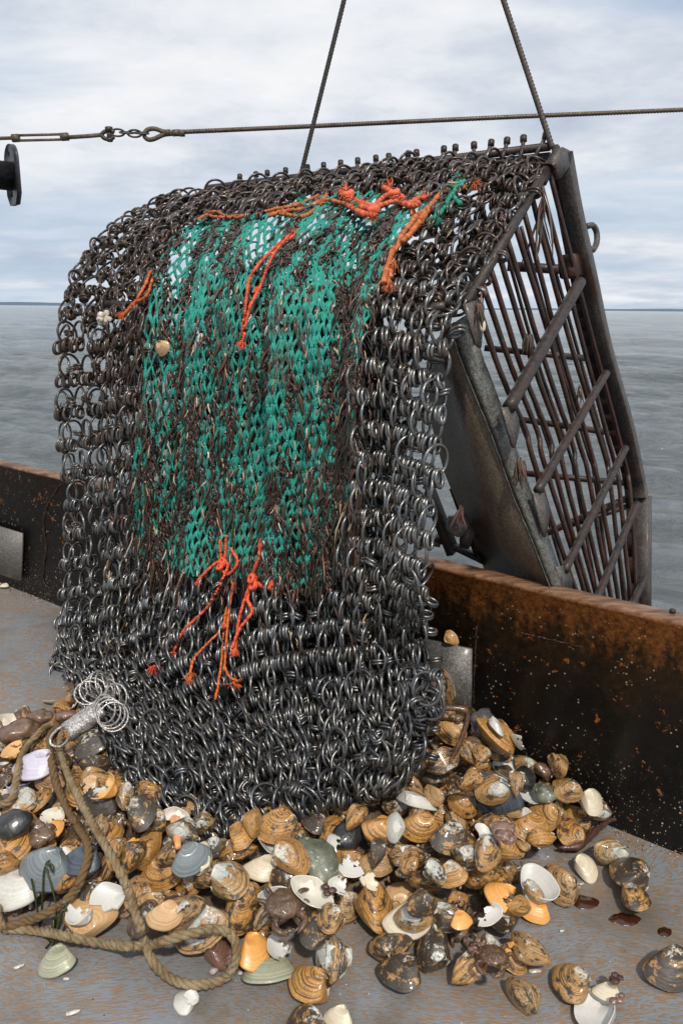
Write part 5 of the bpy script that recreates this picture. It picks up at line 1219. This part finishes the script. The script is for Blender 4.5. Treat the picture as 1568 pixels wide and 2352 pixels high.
# a jointed crab leg at the right shoulder of the heap
mb = MB(); P_ = [at_z(x, y, 0) for x, y in ((0, 0),)]
lp = [on_plane(x, y, NI, WC + d) for x, y, d in ((985, 1632, .34), (1020, 1628, .33), (1066, 1632, .30), (1072, 1655, .30), (1058, 1700, .32), (1042, 1735, .34), (1030, 1758, .36))]
P_ = catmull(lp, 36); tube(mb, P_, np.interp(np.linspace(0, 1, 36), (0, .28, .34, .4, .7, .74, 1), (.006, .0085, .011, .0075, .0065, .008, .0015)), 9); tag(mb.build('crab_limb', MAT['crab_spot'], origin=lp[2]), 'long jointed reddish crab leg lying bent over the clams by the bag', 'crab leg')
# orange clam meat
def blade(name, pts, w_, mat, label, cat, d=.02):
    P_ = []
    for x, y in pts:
        p = locate(x, y, d); P_.append((p[0], p[1], hat(HM, p[0], p[1]) + d))
    P_ = catmull(P_, 26); P_[:, 2] = np.linspace(P_[0, 2], P_[-1, 2], 26) + .006; P_ = P_ + np.cumsum(npr.normal(0, .0005, P_.shape), 0); mb = MB(); tube(mb, P_, w_ * np.sin(np.linspace(.35, 2.9, 26)) ** .7 * npr.uniform(.75, 1.3, 26), 9); tag(mb.build(name, MAT[mat], origin=P_[0]), label, cat)
blade('clam_meat', [(388, 1898), (400, 1915), (410, 1945)], .016, 'meat', 'bright orange piece of clam meat on the shells below the ring bag', 'clam meat')
blade('clam_meat', [(700, 2400), (712, 2410), (720, 2420)], .006, 'meat', 'tiny orange scrap', 'clam meat') if False else None
blade('driftwood', [(1290, 1866), (1340, 1869), (1390, 1876), (1440, 1882)], .010, 'crab_dark', 'dark rough stick lying against the foot of the bulwark by the clams', 'stick')
# scallop-white barnacle and tan shell stuck on the bag, clam on the plate, stone in the cage
def on_pt(p, kind, cls, s, rot, label, mat=None):
    me, V = get_valve(0, mat or 'peach', 1, True); o = bpy.data.objects.new('clam_shell', me); COL.objects.link(o); o.matrix_world = Matrix.Translation(Vector(p)) @ rot.to_4x4() @ Matrix.Scale(s, 4); o.color = (.3, .3, .3, .8); tag(o, label, 'shell')
fr_ = Matrix((tuple(E * -1), tuple(UP), tuple(NI))).transposed()
p, n, dn, ac = on_bag(376, 800, .02); on_pt(p, 'v', '', .065, fr_ @ Matrix.Rotation(.6, 3, 'Z'), 'tan half shell caught on the upper left of the green net')
p, n, dn, ac = on_bag(463, 778, .02); on_pt(p, 'v', '', .034, fr_ @ Matrix.Rotation(2.2, 3, 'Z'), 'small white shell stuck on the green net right of the tan half shell', 'white')
p = wallp(1108, 765, .3); p = gpn(1104, 745, .02); on_pt(p, 'v', '', .036, fr_ @ Matrix.Rotation(1.9, 3, 'Z'), 'pale shell wedged in the cage bars beside the bag edge', 'cream')
V, F = ICO[3]; mb = MB(); p, n, dn, ac = on_bag(238, 732, .05)
for k in range(16):
    d_ = npr.normal(0, .008, 3); mb.add(p + d_ + V * npr.uniform(.006, .013) * npr.uniform(.85, 1.15, V.shape), F)
m, t, b = newmat('barnacle_white'); g = G(t); t.links.new(g.mix(g.ramp(g.noise(g.coord('Object'), 120), [(.4, 0.0), (.6, 1.0)]), (.70, .66, .58), (.42, .33, .24)), b.inputs['Base Color']); b.inputs['Roughness'].default_value = .7
tag(mb.build('barnacle', m, origin=p), 'white barnacle clump on the rings at the upper left of the bag', 'barnacle')
top_ = wallp(1040, 1470, .04); me = []
root = bpy.data.objects.new('clam', None); root.empty_display_size = .02; COL.objects.link(root); root.matrix_world = Matrix.Translation(Vector(tuple(on_plane(1036, 1466, NI, WC + .035)))) @ (fr_ @ Matrix.Rotation(2.4, 3, 'Z') @ Matrix.Rotation(.3, 3, 'X')).to_4x4() @ Matrix.Scale(.055, 4)
for sg in (1, -1):
    o = bpy.data.objects.new('valve', get_valve(0, 'shell', sg, False)[0]); COL.objects.link(o); o.parent = root; o.color = (.21, .25, .42, .9)
tag(root, 'golden clam perched on top of the grey steel plate by the bulwark', 'clam')
V, F = ICO[3]; sp_ = at_y(1052, 1204, 2.34); mb = MB(); V2 = np.array([v * (1 + .22 * nz(v, 1.4, 4) + .1 * nz(v, 4, 9)) for v in V]) * (.036, .03, .036); mb.add(sp_ + V2, F); tag(mb.build('stone', MAT['st_grey'], origin=sp_), 'rough grey stone jammed in the frame behind the cutter plate', 'stone')

# rubble that fills the gaps, and grit on the deck
m = stone_mat('shell_rubble', (.045, .028, .018), (.13, .085, .05), 40, sp=(.42, .34, .24), coat=.5); MAT['rubble'] = m
mb = MB(); st_ = 3; I, J = range(0, HM.shape[0], st_), range(0, HM.shape[1], st_); V = []
for i in I:
    for j in J:
        h = HG[i, j]; V.append((GX0 + i * CELL, GY0 + j * CELL, h - .045 + .012 * nz((i * .35, j * .35, 0)) if h > .002 else -.03))
nj = len(J); F = []
for a in range(len(I) - 1):
    for c in range(nj - 1):
        k = a * nj + c; q4 = (k, k + nj, k + nj + 1, k + 1)
        if max(V[x_][2] for x_ in q4) > -.012 and NI @ np.array(V[k]) > WC + .012: F.append(q4)
mb.add(V, F); tag(mb.build('shell_rubble', MAT['rubble']), 'wet brown rubble of mud, grit and crushed shell under the clams', 'rubble', kind='stuff')
mb = MB(); V0, F0 = ICO[1]; pal = [(.55, .45, .30), (.65, .62, .55), (.35, .18, .08), (.12, .07, .04), (.06, .04, .03), (.5, .25, .1), (.22, .12, .08), (.62, .5, .4)]
n_ = 0
while n_ < 2600:
    x, y = rnd.uniform(-1.5, 1.25), rnd.uniform(1.3, 3.0); ed = edge_dist(x, y) if not inside(x, y, PLs) else 0
    if NI @ np.array((x, y, 0)) < WC + .01: continue
    if ed > 0 and rnd.random() > math.exp(-ed / .06) * .55 : n_ += .15; continue
    n_ += 1; z = min(hat(HM, x, y), hat(HG, x, y) + .01); r_ = rnd.uniform(.002, .008) if not ed else rnd.uniform(.001, .0035)
    Rr = np.array(Euler((rnd.uniform(0, 6), rnd.uniform(0, 6), rnd.uniform(0, 6))).to_matrix()); mb.add(np.array((x, y, z + r_ * .1)) + (V0 * npr.uniform(.6, 1.2, V0.shape) * (1.2, .8, .35)) @ Rr.T * r_, F0, rnd.choice(pal))
for _ in range(220):
    x, y = rnd.uniform(-1.2, 1.3), rnd.uniform(1.0, 1.9); 
    if NI @ np.array((x, y, 0)) < WC + .02: continue
    r_ = rnd.uniform(.0008, .0028); mb.add(np.array((x, y, r_ * .2)) + V0 * npr.uniform(.5, 1.2, V0.shape) * (1.5, .8, .3) * r_, F0, rnd.choice(pal))
for _ in range(500):        # grit washed against the foot of the bulwark
    u = rnd.uniform(-1.2, .55) if rnd.random() < .6 else rnd.uniform(2.9, 4.2); p = WA + E * u + NI * abs(rnd.gauss(0, .03)); r_ = rnd.uniform(.001, .004); mb.add(np.array((p[0], p[1], r_ * .3 + abs(rnd.gauss(0, .004)))) + V0 * npr.uniform(.5, 1.2, V0.shape) * r_, F0, rnd.choice(pal))
tag(mb.build('shell_grit', MAT['bits']), 'small chips of crushed shell and grit scattered through heap and deck', 'grit', kind='stuff')
# white slivers of shell lying on the bare deck
for x, y, ln, a, w_, lab in ((137, 2212, 46, 18, .4, 'long white shell sliver on the bare deck under the rope'), (44, 2222, 24, 30, .35, 'thin white shell sliver on the deck near the left edge'), (153, 2250, 15, -10, .6, 'little square white shell chip below the long sliver'), (168, 2327, 34, 20, .35, 'pale pointed shell sliver near the bottom left of the deck'), (1228, 2232, 30, 0, .4, 'curved white shell sliver right of the spotted crab'), (1290, 2140, 12, 0, .6, 'small cream shell chip on the deck between clam heap and stain'), (1335, 2032, 12, 10, .5, 'tiny white chip on the deck above the dark stains')):
    p = at_z(x, y, .003); L = ln * K / FPX * depth(p) / 2; a_ = math.radians(a); X = np.array((math.cos(a_), math.sin(a_), 0)); Y = np.array((-X[1], X[0], 0)); out = []
    for k in range(12):
        t_ = 2 * PI * k / 12; c, s_ = math.cos(t_), math.sin(t_); out.append(p + X * L * (abs(c) ** .7) * (1 if c > 0 else -1) * (1 if rnd.random() < .8 else .9) + Y * L * w_ * (abs(s_) ** .8) * (1 if s_ > 0 else -1) * (1 - .4 * c))
    mb = MB(); prism(mb, out, UP, .004, (.66, .63, .56)); tag(mb.build('shell_sliver', MAT['bits'], origin=p, smooth=False), lab, 'shell sliver')
# dark stains
m, t, b = newmat('dark_oil'); b.inputs['Base Color'].default_value = (.045, .013, .006, 1); b.inputs['Roughness'].default_value = .22; b.inputs['Coat Weight'].default_value = .3
for x, y, rx, ry, lab in ((1335, 2072, 34, 15, 'ragged dark red-brown stain on the deck, the largest of the three'), (1432, 2112, 28, 15, 'dark red-brown triangular stain on the deck below the right clam'), (1527, 2142, 14, 9, 'smallest dark stain on the deck near the right edge')):
    c = at_z(x, y, 0); mb = MB(); sd = rnd.uniform(0, 50); out = []
    for k in range(40):
        a_ = 2 * PI * k / 40; rr_ = 1 + .7 * nz((math.cos(a_) * .7, math.sin(a_) * .7, sd)) + .13 * nz((math.cos(a_) * 2.2, math.sin(a_) * 2.2, sd)) + .08 * nz((math.cos(a_) * 6, math.sin(a_) * 6, sd)); q_ = at_z(x + rx * rr_ * math.cos(a_), y + ry * rr_ * math.sin(a_), 0); out.append((q_[0], q_[1], .0016))
    cz = c + UP * .0019; V = [cz] + out + [(o_[0] + (o_[0] - c[0]) * .03, o_[1] + (o_[1] - c[1]) * .03, .0) for o_ in out]; F = [(0, 1 + k, 1 + (k + 1) % 40) for k in range(40)] + [(1 + k, 41 + k, 41 + (k + 1) % 40, 1 + (k + 1) % 40) for k in range(40)]
    mb.add(V, F); tag(mb.build('stain', m, origin=c), lab, 'stain')

# ---------------------------------------------------------------- the rope, laid over the clams, and its steel fitting
m, t, b = newmat('weathered_rope'); g = G(t); v = N(t, 'ShaderNodeNewGeometry').outputs['Position']; a = g.attr('col')
n1 = g.noise(v, 600, 3, .6); n2 = g.noise(v, 22, 4, .6); c = g.mix(g.ramp(n2, [(.4, 0.0), (.66, 1.0)]), (.36, .28, .165), (.20, .115, .045)); c = g.mix(g.m('MULTIPLY', g.sep(a)[0], 1.0), c, (.17, .095, .035))
c = g.mix(g.m('MULTIPLY', g.ramp(n1, [(.4, 1.0), (.6, 0.0)]), .5), c, (.10, .065, .03)); c = g.mix(g.ramp(g.noise(v, 55, 2), [(.68, 0.0), (.70, .8)]), c, (.03, .26, .22))
t.links.new(c, b.inputs['Base Color']); b.inputs['Roughness'].default_value = .75; g.bump(n1, .9, .002, b); MAT['rope'] = m
eye = (120, 1672)
R1_ = [(-30, 1850), (8, 1848), (28, 1835), (36, 1800), (42, 1765), (58, 1722), (85, 1690), (104, 1672), (122, 1664)]
R2_ = [(122, 1664), (132, 1672), (116, 1690), (116, 1730), (126, 1790), (150, 1850), (178, 1900), (200, 1935), (203, 1968), (188, 2015), (172, 2048), (140, 2080), (95, 2105), (50, 2122), (15, 2130)]
R3_ = [(142, 1686), (137, 1715), (146, 1755), (172, 1815), (205, 1880), (240, 1940), (268, 1990), (292, 2040), (312, 2100), (330, 2160), (352, 2212), (385, 2245), (430, 2262), (480, 2262), (520, 2245), (540, 2210), (542, 2170), (520, 2142), (485, 2136), (440, 2146), (395, 2158), (345, 2172), (290, 2175), (230, 2168), (165, 2155), (100, 2142), (40, 2136), (8, 2134), (-4, 2110), (-8, 2085), (-40, 2060)]
def hmax(x, y, r_=.012):
    return max(hat(HM, x + dx, y + dy) for dx in (-r_, 0, r_) for dy in (-r_, 0, r_))
def lay(pts, r_, lifts=()):
    Q = catmull([(x, y, 0) for x, y in pts], len(pts) * 12); zs = np.full(len(Q), .05); P_ = None
    for it in range(8):
        P_ = np.array([at_z(x, y, z) for (x, y, _), z in zip(Q, zs)]); tgt = np.array([hmax(p[0], p[1]) + r_ for p in P_]); zs = .5 * zs + .5 * tgt
        # the rope bridges the dips between clams
        k = 7; zs = np.array([max(np.mean(zs[max(0, i - k):i + k + 1]), zs[i] * .6 + np.mean(zs[max(0, i - k):i + k + 1]) * .4) for i in range(len(zs))])
    P_ = np.array([at_z(x, y, z) for (x, y, _), z in zip(Q, zs)]); return P_
def rope(mb, P_, r_, dark=0.0):
    # three strands laid round one another
    L = np.concatenate(((0,), np.cumsum(np.linalg.norm(np.diff(P_, axis=0), axis=1)))); n_ = int(L[-1] / .0035); S_ = np.linspace(0, L[-1], n_); C_ = np.stack([np.interp(S_, L, P_[:, k]) for k in range(3)], 1)
    T = np.gradient(C_, axis=0); T /= np.linalg.norm(T, axis=1)[:, None]; X = unit(np.cross(T[0], UP)); FX = []
    for i in range(n_): X = unit(X - T[i] * (X @ T[i])); FX.append(X.copy())
    FX = np.array(FX); FY = np.cross(T, FX)
    for k in range(3):
        ph = 2 * PI * k / 3 + S_ * 2 * PI / (r_ * 6.2); Q = C_ + (np.cos(ph)[:, None] * FX + np.sin(ph)[:, None] * FY) * r_ * .50; tube(mb, Q, r_ * .57 * (1 + .05 * npr.normal(0, 1, n_)), 7, (dark, 0, 0))
    for _ in range(int(L[-1] * 420)):          # loose fibres
        i = rnd.randrange(n_); a_ = rnd.uniform(0, 6.28); o = FX[i] * math.cos(a_) + FY[i] * math.sin(a_); p = C_[i] + o * r_; q_ = p + o * rnd.uniform(.001, .004) + T[i] * rnd.uniform(-.006, .006); mb.add([p, p + T[i] * .0006, q_], [(0, 1, 2)], (dark * .5, 0, 0))
RR_ = .0100; ro = thing('rope', 'weathered tan three-strand rope looped over the clams from the steel fitting', 'rope', at_z(300, 2150, 0))
P2 = lay(R2_, RR_); P1 = lay(R1_, RR_); P3 = lay(R3_, RR_)
mb = MB(); rope(mb, P1, RR_); rope(mb, P2, RR_, 1.0); rope(mb, P3, RR_); mb.build('strand', MAT['rope'], ro)
# stainless sleeve with an open loop at its lower end
f0, f1 = at_z(152, 1690, .20), None
f0 = locate(160, 1672, .05); z_ = hat(HM, f0[0], f0[1]) + .12; f0 = at_z(153, 1684, z_); f1 = at_z(238, 1624, z_ + .07); fx = unit(f1 - f0); vd = unit(CO - f0); fz = unit(vd - fx * (vd @ fx)); fz = unit(fz + UP * .6); fz = unit(fz - fx * (fz @ fx)); fy = np.cross(fz, fx)
fit = thing('steel_fitting', 'bare stainless channel fitting with a hook end tied to the rope', 'fitting', f0)
LF_ = np.linalg.norm(f1 - f0); mb = MB(); prof = [(-.030, -.012), (-.031, .004), (-.026, .016), (-.014, .020), (.010, .020), (.024, .015), (.031, .002), (.030, -.016)]
V = []; nL = 12
for i in range(nL + 1):
    for (yy, zz) in prof:
        cut = max(0, 1 - abs(yy + .004) / .018) * .03 * (1 - i / nL) ** 3; V.append(f0 + fx * (LF_ * i / nL + cut) + fy * yy + fz * zz)
m1 = len(V)
for i in range(nL + 1):
    for (yy, zz) in prof:
        cut = max(0, 1 - abs(yy + .004) / .018) * .03 * (1 - i / nL) ** 3; V.append(f0 + fx * (LF_ * i / nL + cut) + fy * yy * .93 + fz * (zz - .003))
q8 = len(prof); F = []
for i in range(nL):
    for k in range(q8 - 1): a = i * q8 + k; F.append((a, a + 1, a + q8 + 1, a + q8)); F.append((m1 + a, m1 + a + q8, m1 + a + q8 + 1, m1 + a + 1))
for k in range(q8 - 1): F.append((k, m1 + k, m1 + k + 1, k + 1)); e_ = nL * q8 + k; F.append((e_, e_ + 1, m1 + e_ + 1, m1 + e_))
for i in range(nL): a = i * q8; F.append((a, a + q8, m1 + a + q8, m1 + a)); a = i * q8 + q8 - 1; F.append((a, m1 + a, m1 + a + q8, a + q8))
mb.add(V, F); mb.build('sleeve', MAT['stainless'], fit)
mb = MB(); tube(mb, catmull([f0 + fx * .01 - fy * .02 + fz * .006, f0 - fx * .03 - fy * .026, f0 - fx * .052 - fy * .008, f0 - fx * .050 + fy * .012, f0 - fx * .02 + fy * .022 + fz * .004, f0 + fx * .02 + fy * .018 + fz * .004], 30), .0048, 9); mb.build('hook', MAT['stainless'], fit)
# loose bright rings threaded on the bag's corner
tr, tf_ = torus_t(28, 7, .072)
for k in range(9):
    x, y = 205 + 66 * (k / 8) + rnd.uniform(-5, 5), 1592 - 24 * math.sin(k / 8 * PI) + 12 * (k / 8) + rnd.uniform(-4, 4); p = at_z(x, y, .36); Rm = np.array((Matrix.Rotation(.3 + k * .30, 3, 'Z') @ Matrix.Rotation(.8 + .12 * k + rnd.uniform(-.2, .2), 3, 'X')))
    mb = MB(); mb.add(p + (tr * .036) @ Rm.T, tf_); o = mb.build('bright_ring', MAT['stainless'], origin=p); o['label'] = 'thin bright steel ring in the loose bunch beside the stainless fitting'; o['category'] = 'steel ring'; o['group'] = 'bright rings bunched at the corner of the bag'
for k in range(4):
    p = at_z(240 + k * 7, 1630 + k * 6, .34); Rm = np.array((Matrix.Rotation(-.5 + k * .30, 3, 'Z') @ Matrix.Rotation(1.2, 3, 'X'))); mb = MB(); mb.add(p + (tr * .038) @ Rm.T, tf_); o = mb.build('bright_ring', MAT['stainless'], origin=p); o['label'] = 'thin bright steel ring hanging round the top end of the stainless fitting'; o['category'] = 'steel ring'; o['group'] = 'bright rings round the fitting'
# green weed sprig by the rope
mb = MB()
for _ in range(7):
    p = locate(115 + rnd.uniform(-15, 15), 2040 + rnd.uniform(-20, 40), .035); q_ = [p]
    for k in range(4): q_.append(q_[-1] + np.array((rnd.uniform(-.02, .02), rnd.uniform(-.025, .012), .002)))
    tube(mb, catmull([(a[0], a[1], hmax(a[0], a[1]) + .004) for a in q_], 12), rnd.uniform(.002, .004), 5, (.035, .045, .008), cap=False)
tag(mb.build('seaweed_sprig', MAT['weed'], origin=(0, 0, 0)), 'dark olive seaweed sprig lying over the blue grey half shell', 'seaweed')

# ---------------------------------------------------------------- labels: say which one
LM = [(203, 2106, 'the peach clam by the rope'), (38, 2063, 'the big white half shell'), (110, 1998, 'the large blue grey half shell'), (255, 2050, 'the broken white shell'), (588, 2192, 'the orange half shell'), (620, 2240, 'the mossy green shell'), (503, 2182, 'the dark red clam'), (652, 2118, 'the brown spider crab'), (460, 2058, 'the upright blue grey clam'), (735, 1980, 'the slanting green rock'), (800, 1918, 'the round black stone'), (865, 2078, 'the large golden oval clam'), (945, 2052, 'the big cream half shell'), (1128, 2248, 'the spotted crab'), (1060, 2008, 'the muddy brown crab'), (1155, 2015, 'the broken orange shell'), (1245, 1955, 'the long white hollow shell'), (1350, 1946, 'the lone cream shell'), (1102, 1763, 'the grey oval stone'), (1145, 1735, 'the blue bowl shell'), (1060, 1842, 'the rough grey rock'), (1217, 1728, 'the glossy black stone'), (80, 1770, 'the lilac shell'), (160, 1672, 'the stainless fitting'), (1362, 2316, 'the bottom right white shell'), (1335, 2072, 'the ragged stain'), (920, 2242, 'the lone clam in front'), (400, 1915, 'the orange clam meat'), (1036, 1466, 'the perched clam'), (1370, 1872, 'the dark stick'), (540, 2230, 'the rope loop'), (330, 1884, 'the clam under the bag corner'), (1310, 2262, 'the clam above the bottom white shell'), (90, 1650, 'the brown rock by the fitting'), (1548, 2232, 'the clam cut by the right edge'), (530, 2022, 'the long blue clam with grass blade'), (725, 2088, 'the big tan clam right of the crab')]
own = {(203, 2106): 'big peach-banded clam lying beak down beside the rope', (38, 2063): 'big white oval half shell at the left edge above the rope', (588, 2192): 'bright orange half shell beside the rope loop', (620, 2240): 'mossy green and cream half shell on the deck below the orange one', (503, 2182): 'dark red mottled clam inside the rope loop', (460, 2058): 'long blue grey clam standing upright left of the brown crab', (735, 1980): 'long green rock with white speckles slanting across the clams', (800, 1918): 'round black stone just below the front of the ring bag', (865, 2078): 'large golden oval clam with beak left at the front of the heap', (945, 2052): 'big cream half shell dome up near the front of the heap', (1245, 1955): 'long white hollow half shell at the right side of the heap', (1350, 1946): 'small cream half shell on the deck by the right end of the heap', (1102, 1763): 'grey oval stone standing in front of the blue bowl shell', (1145, 1735): 'large blue black bowl of a half shell against the bulwark', (1217, 1728): 'glossy black stone at the foot of the bulwark', (1362, 2316): 'white hollow half shell lying at the bottom right of the deck', (920, 2242): 'lone black and tan clam on bare deck, front centre', (1548, 2232): 'black and tan clam cut off by the right edge', (1462, 2066): 'round dark clam on bare deck above the triangular stain', (1445, 1980): 'black clam with orange rim on the deck nearest the bulwark', (1310, 2262): 'brown and white clam touching the bottom right white shell', (708, 2268): 'golden banded clam at the bottom centre of the deck', (700, 2322): 'black and gold clam at the bottom edge, left of centre', (778, 2345): 'cream half shell cut off by the bottom edge', (80, 1770): 'large lilac and white half shell behind the rope at left', (725, 2088): 'big tan and gold clam right of the brown spider crab'}
used = set(); SZN = lambda s: 'large' if s > .088 else ('small' if s < .058 else '')
def near(it, k):
    L = sorted(((math.hypot(it['x'] - a, (it['y'] - b_) * 1.2), a, b_, c) for a, b_, c in LM if math.hypot(it['x'] - a, it['y'] - b_) > 22)); return L[k]
def direc(it, L):
    dx, dy = it['x'] - L[1], it['y'] - L[2]; v_ = 'above' if dy < 0 else 'below'; h_ = 'left of' if dx < 0 else 'right of'
    if abs(dx) > 2.2 * abs(dy): return h_
    if abs(dy) > 2.2 * abs(dx): return v_
    return v_ + ' and ' + h_
for it in ITEMS:
    if it['label']: it['o']['label'] = it['label']; used.add(it['label'])
hero_of = {}
for (hx, hy), lab in own.items():
    best = min((i for i in ITEMS if not i['label']), key=lambda i: math.hypot(i['x'] - hx, i['y'] - hy) - (1000 if False else 0) + (0 if ITEMS.index(i) > len(fill) - 1 else 60)); best['label'] = lab; best['o']['label'] = lab; used.add(lab)
for it in ITEMS:
    if it['label']: continue
    base = ' '.join(x_ for x_ in (SZN(it['s']) if it['kind'] != 's' else '', CNAME.get(it['cls'], 'brown'), it['desc']) if x_); opts = []
    for k in range(6):
        L = near(it, k); dist = 'just ' if L[0] < 55 else ('' if L[0] < 120 else 'well ' if L[0] < 230 else 'far '); opts.append(dist + direc(it, L) + ' ' + L[3])
    done = False
    for o_ in opts[:3]:
        c = base + ' ' + o_
        if c not in used and len(c.split()) <= 16: done = True; break
    if not done:
        for ext in ('the nearer one', 'the farther one', 'partly buried', 'topmost there', 'the second one', 'the third one', 'the fourth one'):
            c = base + ' ' + opts[0]; c = ' '.join(c.split()[:13]) + ', ' + ext
            if c not in used: break
    used.add(c); it['o']['label'] = c; it['label'] = c
GN_ = {'clam': 'clams spilled on the deck', 'shell': 'empty and broken shells in the heap', 'stone': 'stones among the clams', 'crab': 'crabs among the clams', 'shell cluster': 'crusted slipper shell clusters'}
for it in ITEMS: it['o']['group'] = GN_[it['cat']]
print('items', len(ITEMS), 'clams', sum(1 for i in ITEMS if i['cat'] == 'clam'))
